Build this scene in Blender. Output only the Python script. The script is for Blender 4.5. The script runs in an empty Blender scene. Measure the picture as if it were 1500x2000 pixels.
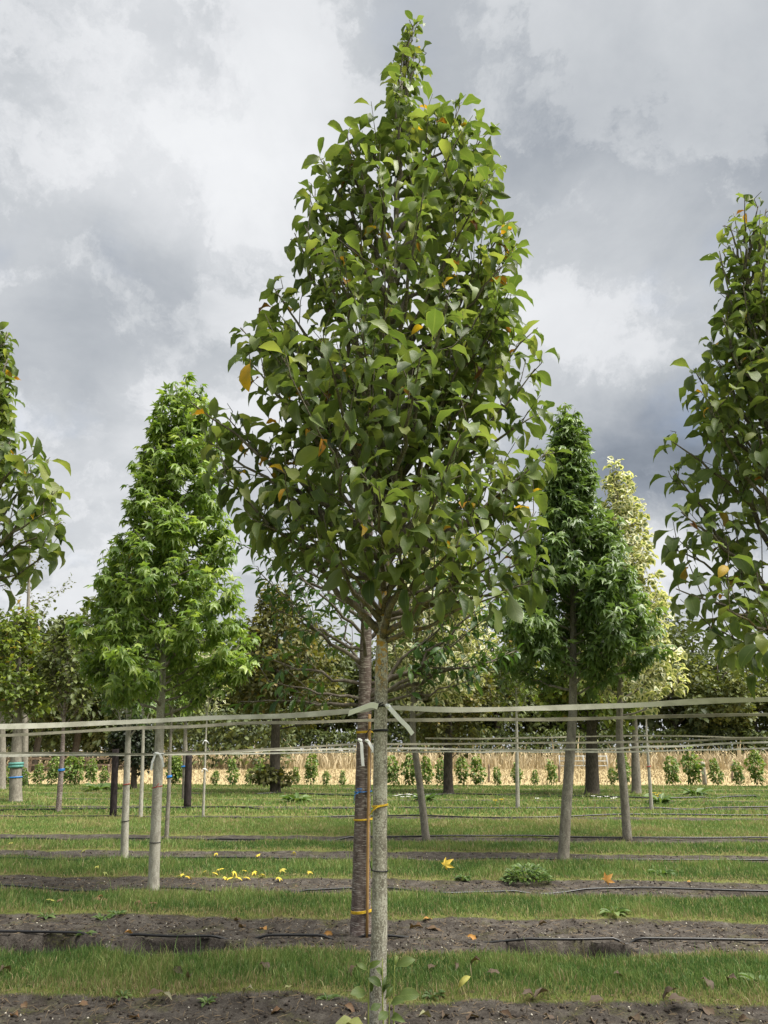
import bpy, math, random
import numpy as np
from mathutils import Vector, Matrix, Quaternion

# ------------------------------------------------------------------ camera, sky, sun, exposure
sc = bpy.context.scene
col = sc.collection
F_PX, EYE = 1387.0, 1.6
TILT = math.atan(465.0 / F_PX)
cam_d = bpy.data.cameras.new('camera')
cam_d.sensor_fit = 'VERTICAL'
cam_d.angle = 2 * math.atan(1000.0 / F_PX)
cam_d.clip_start, cam_d.clip_end = 0.05, 4000
cam = bpy.data.objects.new('camera', cam_d)
cam.location = (0, 0, EYE)
cam.rotation_euler = (math.pi / 2 + TILT, 0, 0)
col.objects.link(cam)
sc.camera = cam
sc.view_settings.view_transform = 'Standard'
sc.view_settings.look = 'None'
sc.view_settings.gamma = 1
sc.view_settings.exposure = 0.95
sc.view_settings.use_curve_mapping = False
try:
    sc.cycles.max_bounces = 5
    sc.cycles.diffuse_bounces = 4
    sc.cycles.transmission_bounces = 4
except Exception:
    pass

SUN_DIR = Vector((0.45, -0.15, 0.88)).normalized()
sun_d = bpy.data.lights.new('sun', 'SUN')
sun_d.energy, sun_d.angle, sun_d.color = 5.0, math.radians(46), (1.0, 0.955, 0.87)
sun = bpy.data.objects.new('sun', sun_d)
sun.rotation_euler = SUN_DIR.to_track_quat('Z', 'Y').to_euler()
sun.location = SUN_DIR * 40
col.objects.link(sun)


def ray(px, py):
    u, v = (px - 750) / F_PX, (1000 - py) / F_PX
    return Vector((u, math.cos(TILT) - v * math.sin(TILT), math.sin(TILT) + v * math.cos(TILT)))


def at(px, py, Y):
    d = ray(px, py)
    return Vector((0, 0, EYE)) + d * (Y / d.y)


def gp(px, py, z=0.0):
    d = ray(px, py)
    return Vector((0, 0, EYE)) + d * ((z - EYE) / d.z)


def proj(p):
    x, y, z = p[0], p[1], p[2] - EYE
    c, s = math.cos(TILT), math.sin(TILT)
    dep, up = y * c + z * s, z * c - y * s
    if dep < .05:
        return (-9999, -9999)
    return (750 + F_PX * x / dep, 1000 - F_PX * up / dep)


# node helper
class NT:
    def __init__(s, tree):
        s.t = tree
        tree.nodes.clear()

    def n(s, typ, ins=None, **kw):
        nd = s.t.nodes.new(typ)
        for k, v in kw.items():
            setattr(nd, k, v)
        for k, v in (ins or {}).items():
            sock = nd.inputs[k]
            if hasattr(v, 'is_output') or isinstance(v, bpy.types.NodeSocket):
                s.t.links.new(v, sock)
            else:
                sock.default_value = v
        return nd

    def m(s, op, a, b=0.0, c=None, clamp=False):
        d = {0: a, 1: b}
        if c is not None:
            d[2] = c
        return s.n('ShaderNodeMath', d, operation=op, use_clamp=clamp).outputs[0]

    def vm(s, op, a, b=(0, 0, 0)):
        nd = s.n('ShaderNodeVectorMath', {0: a, 1: b}, operation=op)
        return nd.outputs['Value'] if op in ('DOT_PRODUCT', 'LENGTH') else nd.outputs[0]

    def vs(s, a, f):
        return s.n('ShaderNodeVectorMath', {0: a, 'Scale': f}, operation='SCALE').outputs[0]

    def noise(s, vec, scale, detail=4, rough=.55, dist=0.0, out='Fac'):
        ins = {'Scale': scale, 'Detail': detail, 'Roughness': rough, 'Distortion': dist}
        if vec is not None:
            ins['Vector'] = vec
        return s.n('ShaderNodeTexNoise', ins).outputs[out]

    def ramp(s, fac, stops, interp='LINEAR'):
        nd = s.n('ShaderNodeValToRGB', {'Fac': fac})
        cr = nd.color_ramp
        cr.interpolation = interp
        while len(cr.elements) < len(stops):
            cr.elements.new(.5)
        for e, (p, c) in zip(cr.elements, stops):
            e.position = p
            e.color = (c[0], c[1], c[2], 1) if not isinstance(c, (int, float)) else (c, c, c, 1)
        return nd.outputs[0]

    def mr(s, v, a, b, c=0.0, d=1.0, t='SMOOTHSTEP'):
        return s.n('ShaderNodeMapRange', {0: v, 1: a, 2: b, 3: c, 4: d}, interpolation_type=t).outputs[0]

    def mix(s, f, a, b, blend='MIX'):
        nd = s.n('ShaderNodeMix', None, data_type='RGBA', blend_type=blend)
        for k, v in ((0, f), (6, a), (7, b)):
            sock = nd.inputs[k]
            if isinstance(v, bpy.types.NodeSocket):
                s.t.links.new(v, sock)
            else:
                sock.default_value = v if k == 0 else (v[0], v[1], v[2], 1)
        return nd.outputs[2]


world = bpy.data.worlds.new('World')
sc.world = world
world.use_nodes = True
W = NT(world.node_tree)
sky = W.n('ShaderNodeTexSky', None, sky_type='NISHITA')
sky.sun_disc = False
sky.sun_elevation = math.asin(SUN_DIR.z)
sky.sun_rotation = math.atan2(SUN_DIR.x, SUN_DIR.y)
gdir = W.n('ShaderNodeTexCoord').outputs['Generated']
wob = W.vm('SUBTRACT', W.noise(gdir, 3.2, 9, .62, 0.15, 'Color'), (.5, .5, .5))
pdir = W.vm('NORMALIZE', W.vm('ADD', gdir, W.vs(wob, .22)))
zc = W.m('ADD', W.m('MAXIMUM', W.n('ShaderNodeSeparateXYZ', {0: gdir}).outputs[2], 0.0), .32)
plane = W.n('ShaderNodeVectorMath', {0: gdir, 1: W.n('ShaderNodeCombineXYZ', {0: zc, 1: zc, 2: zc}).outputs[0]}, operation='DIVIDE').outputs[0]
big = W.noise(plane, 1.35, 8, .56, .25)
fine = W.noise(plane, 4.5, 7, .6, .3)
val = W.m('ADD', .635, W.m('MULTIPLY', W.m('SUBTRACT', big, .5), .62))
val = W.m('ADD', val, W.m('MULTIPLY', W.m('SUBTRACT', fine, .5), .36))
bil = W.noise(W.vm('ADD', plane, W.vs(wob, .5)), 2.3, 9, .6, .1)
val = W.m('ADD', val, W.mr(bil, .46, .55, -.085, .085))
for (bx, by, rad, amp) in [(80, 480, 11, .03), (200, 620, 8, -.02), (270, 700, 7, -.10), (1360, 430, 13, -.17),
                           (1000, 200, 17, -.05), (1290, 945, 7.5, -.21), (1180, 860, 6, -.10), (1420, 800, 8, -.08),
                           (430, 130, 9, .16), (340, 330, 6, .12), (1200, 600, 8, .20), (60, 170, 8, .08),
                           (1300, 1110, 4, .30), (130, 960, 9, .08), (560, 330, 6, .06), (340, 820, 5, .1)]:
    d = ray(bx, by).normalized()
    dot = W.vm('DOT_PRODUCT', pdir, tuple(d))
    val = W.m('ADD', val, W.mr(dot, math.cos(math.radians(rad * 1.5)), 1.0, 0.0, amp))
ccol = W.ramp(val, [(.08, (.085, .102, .128)), (.27, (.165, .185, .215)), (.46, (.255, .272, .295)), (.60, (.325, .34, .358)), (.78, (.425, .435, .45)), (1.0, (.50, .508, .52))])
cover = W.mr(W.noise(plane, 2.1, 5, .55, .2), .30, .46, .72, 1.0)
b1 = W.n('ShaderNodeBackground', {0: sky.outputs[0], 1: .09})
b2 = W.n('ShaderNodeBackground', {0: ccol, 1: .94})
mx = W.n('ShaderNodeMixShader', {0: cover, 1: b1.outputs[0], 2: b2.outputs[0]})
W.n('ShaderNodeOutputWorld', {0: mx.outputs[0]})

# ------------------------------------------------------------------ helpers
rng = np.random.default_rng(11)
random.seed(4)
YAW = 0.048                                    # the rows run slightly towards the camera on the right
ROWS = [(5.10, .60), (7.50, .63), (9.90, .56), (12.55, .48), (14.80, .50), (19.3, .40), (22.6, .42), (26.0, .4), (29.6, .45), (33.0, .45)]


def vnoise(x, y, seed=0, scale=1.0):
    x, y = np.asarray(x, float) * scale, np.asarray(y, float) * scale
    g = np.random.default_rng(seed).random((256, 256))
    xi, yi = np.floor(x).astype(int), np.floor(y).astype(int)
    fx, fy = x - xi, y - yi
    fx, fy = fx * fx * (3 - 2 * fx), fy * fy * (3 - 2 * fy)
    a, b = g[xi % 256, yi % 256], g[(xi + 1) % 256, yi % 256]
    c, d = g[xi % 256, (yi + 1) % 256], g[(xi + 1) % 256, (yi + 1) % 256]
    return (a * (1 - fx) + b * fx) * (1 - fy) + (c * (1 - fx) + d * fx) * fy


def fbm(x, y, seed, scale, n=3):
    s, a, t = 0, .5, 0
    for i in range(n):
        s = s + a * vnoise(x, y, seed + i, scale * 2 ** i)
        t += a
        a *= .5
    return s / t


HOLES = [(gp(338, 1843), .50, .31, .50), (gp(1098, 1847), .56, .32, .50), (gp(60, 1839), .60, .30, .42), (gp(850, 1738), .5, .12, .07), (gp(1440, 1738), .5, .14, .09)]


def soil_mask(x, y, pad=0.0):
    """1 in the bare strip of a row, 0 in the grass"""
    x, y = np.asarray(x, float), np.asarray(y, float)
    r = y + YAW * x
    m = np.zeros(np.broadcast(x, y).shape)
    edge = (fbm(x, y, 5, 1.4, 4) - .5) * .42
    for i, (c, hw) in enumerate(ROWS):
        d = hw + pad - np.abs(r - c) + edge
        m = np.maximum(m, np.clip(d / .16 + .5, 0, 1))
    for (c, a, b, dp) in HOLES[:3]:
        q = ((x - c.x) / (a * 1.1)) ** 2 + ((r - c.y - YAW * c.x) / (b * 1.25)) ** 2
        m = np.maximum(m, np.clip((1.4 - q) * 3, 0, 1))
    return m




def ground_h(x, y):
    x, y = np.asarray(x, float), np.asarray(y, float)
    s = soil_mask(x, y)
    h = s * ((fbm(x, y, 21, 3.0, 4) - .5) * .075 + (fbm(x, y, 31, 16, 2) - .5) * .028 - .03) + (1 - s) * (fbm(x, y, 41, 1.2, 3) - .5) * .05
    h = h * np.clip((60 - y) / 30, 0, 1)
    for (c, a, b, dp) in HOLES:
        q = ((x - c.x) / a) ** 2 + ((y + YAW * (x - c.x) - c.y) / b) ** 2
        q = q + (fbm(x, y, 51, 5, 2) - .5) * .6
        h = h - dp * np.clip((1.2 - q) * 3.5, 0, 1)
    return h


def gh(x, y):
    return float(ground_h(np.array([x]), np.array([y]))[0])


def mesh_np(name, V, faces, mat, uv=None, tint=None, smooth=True):
    """faces: list of (n,k) integer arrays"""
    me = bpy.data.meshes.new(name)
    V = np.asarray(V, np.float32)
    faces = [np.asarray(f, np.int32) for f in faces if len(f)]
    me.vertices.add(len(V))
    me.vertices.foreach_set('co', V.ravel())
    li = np.concatenate([f.ravel() for f in faces])
    tot = np.concatenate([np.full(len(f), f.shape[1], np.int32) for f in faces])
    st = np.concatenate([[0], np.cumsum(tot)[:-1]]).astype(np.int32)
    me.loops.add(len(li))
    me.loops.foreach_set('vertex_index', li)
    me.polygons.add(len(tot))
    me.polygons.foreach_set('loop_start', st)
    me.polygons.foreach_set('loop_total', tot)
    me.polygons.foreach_set('use_smooth', np.full(len(tot), smooth, bool))
    if uv is not None:
        l = me.uv_layers.new(name='UVMap')
        l.data.foreach_set('uv', np.asarray(uv, np.float32)[li].ravel())
    if tint is not None:
        a = me.attributes.new('tint', 'FLOAT', 'POINT')
        a.data.foreach_set('value', np.asarray(tint, np.float32))
    me.update(calc_edges=True)
    if mat:
        me.materials.append(mat)
    return me


def link(name, me, parent=None, loc=None):
    o = bpy.data.objects.new(name, me)
    col.objects.link(o)
    if parent is not None:
        o.parent = parent
    if loc is not None:
        o.location = loc
    return o


def wpos(o):
    p = Vector((0, 0, 0))
    while o is not None:
        p += o.location
        o = o.parent
    return p


def part(name, V, faces, mat, parent=None, uv=None, tint=None, smooth=True):
    """mesh given in world coordinates, stored relative to its parent"""
    V = np.asarray(V, float)
    if parent is not None:
        V = V - np.array(wpos(parent))
        return link(name, mesh_np(name, V, faces, mat, uv, tint, smooth), parent)
    b = np.array([V[:, 0].mean(), V[:, 1].mean(), V[:, 2].min()])
    return link(name, mesh_np(name, V - b, faces, mat, uv, tint, smooth), None, b)


def tag(o, label, cat, group=None):
    o['label'] = label
    o['category'] = cat
    if group:
        o['group'] = group
    return o


def thing(name, label, cat, loc, group=None):
    o = bpy.data.objects.new(name, None)
    col.objects.link(o)
    o.empty_display_size = .2
    o.location = loc
    return tag(o, label, cat, group)


class MB:
    def __init__(s):
        s.V, s.Q, s.T, s.U, s.k = [], [], [], [], 0

    def add(s, V, Q=(), T=(), U=None):
        V = np.asarray(V, float)
        s.V.append(V)
        if len(Q):
            s.Q.append(np.asarray(Q, int) + s.k)
        if len(T):
            s.T.append(np.asarray(T, int) + s.k)
        s.U.append(np.full(len(V), 1.0) if U is None else U)
        s.k += len(V)

    def tube(s, P, R, n=8, jit=0.0, cap=True, tint=1.0):
        P = np.asarray([tuple(p) for p in P], float)
        R = np.broadcast_to(np.asarray(R, float), (len(P),)).copy()
        T = np.gradient(P, axis=0)
        T /= np.linalg.norm(T, axis=1)[:, None] + 1e-9
        ref = np.array([0, 1., 0]) if abs(T[:, 2]).mean() > .6 else np.array([0, 0, 1.])
        A = np.cross(T, ref)
        A /= np.linalg.norm(A, axis=1)[:, None] + 1e-9
        B = np.cross(T, A)
        an = np.linspace(0, 2 * math.pi, n, endpoint=False)
        rr = R[:, None] * (1 + jit * rng.normal(size=(len(P), n)))
        V = P[:, None, :] + rr[..., None] * (np.cos(an)[None, :, None] * A[:, None, :] + np.sin(an)[None, :, None] * B[:, None, :])
        V = V.reshape(-1, 3)
        i, j = np.meshgrid(np.arange(len(P) - 1), np.arange(n), indexing='ij')
        Q = np.stack([i * n + j, (i + 1) * n + j, (i + 1) * n + (j + 1) % n, i * n + (j + 1) % n], -1).reshape(-1, 4)
        Tt = []
        if cap:
            V = np.vstack([V, P[0], P[-1]])
            a, b = len(V) - 2, len(V) - 1
            for j in range(n):
                Tt.append((a, j, (j + 1) % n))
                Tt.append((b, (len(P) - 1) * n + (j + 1) % n, (len(P) - 1) * n + j))
        s.add(V, Q, Tt, np.full(len(V), tint))

    def box(s, c, ax, ay, az):
        c, ax, ay, az = [np.array(tuple(q), float) for q in (c, ax, ay, az)]
        V = [c + sx * ax + sy * ay + sz * az for sz in (-1, 1) for sy in (-1, 1) for sx in (-1, 1)]
        s.add(V, [(0, 2, 3, 1), (4, 5, 7, 6), (0, 1, 5, 4), (2, 6, 7, 3), (0, 4, 6, 2), (1, 3, 7, 5)])

    def ribbon(s, P, Wd, th=.0012, side=(0, 0, 1)):
        """closed flat strap along P; side = direction of its width (one or per point)"""
        P = np.asarray([tuple(p) for p in P], float)
        S = np.asarray(side, float)
        S = np.broadcast_to(S, P.shape)
        T = np.gradient(P, axis=0)
        T /= np.linalg.norm(T, axis=1)[:, None]
        N = np.cross(T, S)
        N /= np.linalg.norm(N, axis=1)[:, None]
        w = np.broadcast_to(np.asarray(Wd, float), (len(P),))[:, None] / 2
        s.flat = True
        V = np.stack([P + S * w + N * th, P - S * w + N * th, P - S * w - N * th, P + S * w - N * th], 1).reshape(-1, 3)
        Q = []
        for i in range(len(P) - 1):
            for j in range(4):
                Q.append((i * 4 + j, i * 4 + (j + 1) % 4, (i + 1) * 4 + (j + 1) % 4, (i + 1) * 4 + j))
        e = (len(P) - 1) * 4
        Q += [(3, 2, 1, 0), (e, e + 1, e + 2, e + 3)]
        s.add(V, Q)

    def build(s, name, mat, parent=None, smooth=True):
        smooth = smooth and not getattr(s, 'flat', False)
        f = []
        if s.Q:
            f.append(np.vstack(s.Q))
        if s.T:
            f.append(np.vstack(s.T))
        return part(name, np.vstack(s.V), f, mat, parent, None, np.concatenate(s.U), smooth)


# ------------------------------------------------------------------ materials
def new_mat(name):
    m = bpy.data.materials.new(name)
    m.use_nodes = True
    return m, NT(m.node_tree)


def finish(N, colr, rough=.8, bump=None, bstr=.3, bdist=.01, spec=.3, trans=0.0, tcol=None):
    ins = {'Base Color': colr if isinstance(colr, bpy.types.NodeSocket) else (*colr, 1), 'Roughness': rough, 'Specular IOR Level': spec}
    if bump is not None:
        ins['Normal'] = N.n('ShaderNodeBump', {'Height': bump, 'Strength': bstr, 'Distance': bdist}).outputs[0]
    p = N.n('ShaderNodeBsdfPrincipled', ins)
    out = p.outputs[0]
    if trans:
        t = N.n('ShaderNodeBsdfTranslucent', {0: tcol if tcol is not None else ins['Base Color']})
        out = N.n('ShaderNodeMixShader', {0: trans, 1: out, 2: t.outputs[0]}).outputs[0]
    N.n('ShaderNodeOutputMaterial', {0: out})


def leaf_mat(name, stops, under, rough=.42, trans=.3, spec=.45, rib=.25, margin=None, spots=True):
    m, N = new_mat(name)
    a = N.n('ShaderNodeAttribute', None, attribute_name='tint').outputs['Fac']
    oc = N.n('ShaderNodeObjectInfo').outputs['Color']
    t = N.m('MULTIPLY', a, oc)
    c = N.ramp(t, stops)
    pos = N.n('ShaderNodeNewGeometry')
    nz = N.noise(pos.outputs['Position'], 26, 3)
    c = N.mix(N.mr(nz, .35, .75, 0, .45), c, N.mix(1.0, c, (.80, .95, .55), 'MULTIPLY'))
    if spots:
        sp = N.mr(N.noise(pos.outputs['Position'], 95, 2), .66, .74, 0, 1)
        sp = N.m('MULTIPLY', sp, N.mr(t, .90, .94, .10, .85))
        c = N.mix(sp, c, (.10, .045, .012))
    uvs = N.n('ShaderNodeSeparateXYZ', {0: N.n('ShaderNodeUVMap', None, uv_map='UVMap').outputs[0]})
    du = N.m('ABSOLUTE', N.m('SUBTRACT', uvs.outputs[0], .5))
    if margin:
        dv = N.m('ABSOLUTE', N.m('SUBTRACT', uvs.outputs[1], .5))
        mm = N.m('ADD', N.m('MAXIMUM', du, N.m('MULTIPLY', dv, 1.0)), N.m('MULTIPLY', N.m('SUBTRACT', N.noise(pos.outputs['Position'], 14, 3), .5), .5))
        c = N.mix(N.mr(mm, .19, .29), c, margin)
    if spots:
        c = N.mix(N.mr(du, .41, .5, 0, .45), c, (.26, .30, .09))
    bump = None
    if rib:
        rb = N.mr(du, .0, .045, rib, 0)
        c = N.mix(rb, c, (.30, .34, .12))
        vv = N.m('SINE', N.m('MULTIPLY', N.m('SUBTRACT', uvs.outputs[1], N.m('MULTIPLY', du, .55)), 58))
        bump = N.m('MULTIPLY', vv, .5)
    cu = N.mix(.65, c, under)
    cc = N.mix(pos.outputs['Backfacing'], c, cu)
    tc = N.mix(1.0, c, (1.5, 1.55, .7), 'MULTIPLY')
    finish(N, cc, rough, bump, .14, .003, spec, trans, tc)
    return m


def bark_mat(name, c0, c1, lichen=None, lam=.5, yellow=0.0, stretch=(1, 1, .35), scale=22, lent=None, yz=(1.9, 2.6)):
    m, N = new_mat(name)
    p = N.n('ShaderNodeNewGeometry').outputs['Position']
    v = N.vm('MULTIPLY', p, stretch)
    n1 = N.noise(v, scale, 6, .62)
    c = N.mix(N.mr(n1, .35, .68), c0, c1)
    hgt = n1
    if lichen:
        n2 = N.noise(p, 85, 4, .6, .3)
        n3 = N.noise(p, 9, 3, .5)
        lf = N.mr(N.m('ADD', n2, N.m('MULTIPLY', N.m('SUBTRACT', n3, .5), .35)), .60 - .2 * lam, .66 - .2 * lam)
        c = N.mix(N.m('MULTIPLY', lf, .7), c, lichen)
        vo = N.n('ShaderNodeTexVoronoi', {'Vector': N.vm('MULTIPLY', p, (1, 1, .8)), 'Scale': 58.0}).outputs['Distance']
        c = N.mix(N.mr(vo, .20, .27, 1.1 * lam, 0), c, (.56, .56, .49))
    if yellow:
        n4 = N.noise(p, 24, 4, .6)
        z = N.n('ShaderNodeSeparateXYZ', {0: p}).outputs[2]
        band = N.m('MULTIPLY', N.mr(z, yz[0], yz[0] + .35), N.mr(z, yz[1], yz[1] + .6, 1, 0))
        yf = N.m('MAXIMUM', N.m('MULTIPLY', N.mr(n4, .50, .58), band), N.mr(n4, .71, .75, 0, .55))
        c = N.mix(N.m('MULTIPLY', yf, yellow), c, (.42, .24, .03))
    if lent:
        lv = N.vm('MULTIPLY', p, (9, 9, 105))
        ln = N.noise(lv, 1.6, 3, .6)
        c = N.mix(N.mr(ln, .55, .62, 0, .8), c, lent)
    finish(N, c, .85, hgt, .5, .008, .2)
    return m


def plain_mat(name, c, rough=.6, var=.25, scale=30, spec=.3, stretch=(1, 1, 1), dark=None):
    m, N = new_mat(name)
    p = N.n('ShaderNodeNewGeometry').outputs['Position']
    n = N.noise(N.vm('MULTIPLY', p, stretch), scale, 4, .6)
    c2 = dark if dark else tuple(x * (1 - 2 * var) for x in c)
    finish(N, N.mix(N.mr(n, .35, .7), c, c2), rough, n, .2, .003, spec)
    return m


def blade_mat(name, stops, trans=.28, rough=.55):
    m, N = new_mat(name)
    a = N.n('ShaderNodeAttribute', None, attribute_name='tint').outputs['Fac']
    c = N.ramp(a, stops)
    finish(N, c, rough, spec=.3, trans=trans)
    return m


M = {}
M['magnolia'] = leaf_mat('magnolia_leaf', [(0, (.038, .064, .020)), (.30, (.080, .120, .036)), (.62, (.134, .184, .056)), (.84, (.20, .242, .088)), (.91, (.25, .275, .09)),
                                           (.935, (.55, .33, .025)), (.97, (.45, .20, .02)), (.985, (.16, .06, .018)), (1, (.14, .055, .018))], (.19, .22, .12), .48, .40, spec=.32)
M['sweetgum_bright'] = leaf_mat('sweetgum_leaf_bright', [(0, (.080, .140, .034)), (.45, (.165, .250, .056)), (.80, (.26, .345, .085)), (.96, (.34, .41, .12)), (.98, (.38, .34, .05)), (1, (.45, .28, .03))],
                                (.18, .24, .10), .38, .38, rib=0, spots=False)
M['sweetgum_deep'] = leaf_mat('sweetgum_leaf_deep', [(0, (.068, .115, .040)), (.45, (.142, .215, .066)), (.85, (.22, .305, .098)), (.96, (.11, .21, .04)), (1, (.20, .27, .04))],
                              (.12, .17, .08), .36, .30, rib=0, spots=False)
M['cherry'] = leaf_mat('cherry_leaf', [(0, (.028, .065, .016)), (.5, (.055, .115, .024)), (.9, (.11, .185, .04)), (1, (.22, .24, .05))], (.11, .16, .07), .4, .32, spots=False)
M['variegated'] = leaf_mat('variegated_leaf', [(0, (.06, .105, .035)), (1, (.15, .21, .07))], (.30, .32, .18), .5, .28, rib=0, margin=(.66, .64, .43), spots=False)
M['maple'] = leaf_mat('maple_leaf', [(0, (.06, .09, .018)), (.5, (.13, .18, .03)), (.8, (.22, .26, .04)), (.92, (.28, .24, .04)), (1, (.26, .09, .03))], (.15, .18, .07), .5, .3, rib=0, spots=False)
M['oak'] = leaf_mat('olive_leaf', [(0, (.05, .06, .018)), (.5, (.11, .115, .03)), (.85, (.18, .16, .04)), (1, (.25, .16, .045))], (.12, .12, .05), .55, .28, rib=0, spots=False)
M['dark'] = leaf_mat('dark_leaf', [(0, (.010, .016, .008)), (.6, (.022, .034, .014)), (1, (.045, .06, .02))], (.03, .04, .02), .5, .15, rib=0, spots=False)
M['wood'] = leaf_mat('woodland_leaf', [(0, (.042, .058, .020)), (.4, (.085, .108, .032)), (.75, (.145, .17, .045)), (1, (.21, .215, .055))], (.12, .14, .06), .55, .22, rib=0, spots=False)
M['hedge'] = leaf_mat('hedge_leaf', [(0, (.036, .054, .016)), (.5, (.085, .112, .03)), (1, (.19, .205, .05))], (.06, .08, .03), .55, .22, rib=0, spots=False)
M['sapling'] = leaf_mat('sapling_leaf', [(0, (.06, .11, .025)), (.5, (.125, .195, .04)), (1, (.24, .30, .07))], (.12, .17, .06), .5, .3, rib=0, spots=False)
M['weed'] = leaf_mat('weed_leaf', [(0, (.045, .085, .028)), (.6, (.095, .155, .045)), (1, (.17, .23, .08))], (.1, .17, .06), .5, .3, rib=.2, spots=False)
M['fallen'] = leaf_mat('fallen_leaf', [(0, (.045, .032, .024)), (.25, (.085, .055, .036)), (.45, (.19, .10, .05)), (.6, (.42, .20, .04)), (.75, (.62, .46, .05)), (.88, (.25, .27, .08)), (1, (.24, .22, .15))], (.25, .2, .12), .7, .12, rib=.15, spots=False)
M['bark_mag'] = bark_mat('magnolia_bark', (.15, .135, .105), (.32, .30, .245), (.50, .485, .40), .5, .9)
M['bark_limb'] = bark_mat('limb_bark', (.075, .063, .048), (.155, .135, .105), (.26, .25, .19), .12, .3, yz=(1.9, 2.2))
M['bark_grey_limb'] = bark_mat('grey_limb_bark', (.10, .082, .066), (.20, .175, .145))
M['bark_cherry'] = bark_mat('cherry_bark', (.105, .078, .068), (.20, .155, .138), None, 0, 0, (1, 1, .6), 18, (.52, .48, .43))
M['bark_pale'] = bark_mat('pale_bark', (.24, .225, .185), (.38, .36, .30), (.45, .44, .37), .3)
M['bark_grey'] = bark_mat('grey_bark', (.14, .125, .10), (.25, .225, .185), (.34, .33, .27), .2)
M['bark_dark'] = bark_mat('dark_bark', (.045, .038, .03), (.10, .085, .065))
M['post_dark'] = bark_mat('dark_post_wood', (.018, .014, .014), (.045, .035, .035))
M['twig'] = plain_mat('twig_bark', (.16, .13, .07), .7)
M['shoot'] = plain_mat('green_shoot', (.26, .30, .08), .5, .15)
M['cane'] = plain_mat('bamboo_cane', (.42, .25, .095), .5, .2, 14, stretch=(1, 1, .3))
M['cane_grey'] = plain_mat('weathered_cane', (.36, .33, .28), .7, .15, 20, stretch=(1, 1, .25))
M['tape'] = plain_mat('weathered_tape', (.54, .53, .45), .7, .15, 7, dark=(.36, .35, .28))
M['tape_dull'] = plain_mat('dull_tape', (.30, .285, .215), .75, .2, 6, dark=(.17, .16, .12))
M['strap'] = plain_mat('white_strap', (.84, .85, .84), .5, .04, 20)
M['black_tie'] = plain_mat('black_tie', (.012, .012, .013), .45, .1)
M['yellow_tie'] = plain_mat('yellow_string', (.72, .47, .03), .5, .12)
M['blue_tie'] = plain_mat('blue_string', (.03, .22, .62), .5, .12)
M['red_tie'] = plain_mat('red_paint_mark', (.42, .05, .035), .6, .15)
M['teal_tie'] = plain_mat('teal_tape', (.12, .32, .28), .6, .15)
M['hose'] = plain_mat('drip_hose', (.014, .014, .015), .38, .2, 12, .5)
M['pebble'] = plain_mat('pebble', (.52, .48, .40), .8, .25, 60)
M['crumb'] = plain_mat('soil_crumb', (.062, .05, .04), .95, .3, 60)
M['rail'] = plain_mat('rail_wood', (.20, .15, .11), .8, .25, 8)
M['galv'] = plain_mat('galvanised_tube', (.42, .45, .46), .45, .1, 8)
M['white_petal'] = plain_mat('white_petal', (.75, .75, .70), .6, .05)
M['yellow_petal'] = plain_mat('yellow_petal', (.70, .50, .03), .6, .08)
G_STOPS = [(0, (.072, .140, .034)), (.30, (.138, .225, .055)), (.58, (.215, .285, .078)), (.74, (.31, .31, .115)), (.86, (.36, .30, .15)), (1, (.33, .25, .15))]
M['grass'] = blade_mat('grass_blade', G_STOPS, .38)
M['straw'] = blade_mat('straw', [(0, (.08, .06, .04)), (1, (.24, .18, .11))], .1, .8)
M['dry'] = blade_mat('dry_grass', [(0, (.30, .25, .15)), (.6, (.43, .35, .21)), (1, (.52, .43, .28))], .15, .8)


def ground_mat():
    m, N = new_mat('nursery_ground')
    p = N.n('ShaderNodeNewGeometry').outputs['Position']
    s = N.n('ShaderNodeAttribute', None, attribute_name='tint').outputs['Fac']
    fld = N.n('ShaderNodeAttribute', None, attribute_name='field').outputs['Fac']
    n1 = N.noise(p, 7, 7, .65)
    n2 = N.noise(p, 55, 6, .7)
    soil = N.ramp(N.m('ADD', N.m('MULTIPLY', n1, .55), N.m('MULTIPLY', n2, .45)),
                  [(.28, (.018, .0155, .0135)), (.46, (.050, .043, .037)), (.59, (.105, .093, .080)), (.73, (.20, .18, .155))])
    moss = N.m('MULTIPLY', N.mr(N.noise(p, 2.3, 5, .6), .52, .66), N.mr(n2, .42, .6))
    soil = N.mix(N.m('MULTIPLY', moss, .7), soil, (.085, .088, .022))
    g1 = N.noise(p, 1.6, 5, .6)
    grass = N.ramp(N.m('ADD', N.m('MULTIPLY', g1, .6), N.m('MULTIPLY', n2, .4)), [(.3, (.07, .095, .024)), (.5, (.12, .14, .036)), (.66, (.19, .17, .07)), (.8, (.22, .175, .095))])
    tan = N.ramp(N.noise(N.vm('MULTIPLY', p, (.35, 1, 1)), .5, 6, .65), [(.3, (.26, .22, .11)), (.5, (.38, .30, .16)), (.7, (.46, .37, .21))])
    sm = N.mr(N.m('ADD', s, N.m('MULTIPLY', N.m('SUBTRACT', n2, .5), .8)), .35, .65)
    c = N.mix(sm, grass, soil)
    c = N.mix(fld, c, tan)
    b = N.m('ADD', N.m('MULTIPLY', n2, .7), N.m('MULTIPLY', N.noise(p, 190, 3, .6), .3))
    finish(N, c, .95, b, .9, .022, .12)
    return m


M['ground'] = ground_mat()

# ------------------------------------------------------------------ ground
def axis(lo, hi, step, far, growth):
    a = list(np.arange(lo, hi, step))
    s = step
    while a[-1] < far:
        s *= growth
        a.append(a[-1] + s)
    return a


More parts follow.
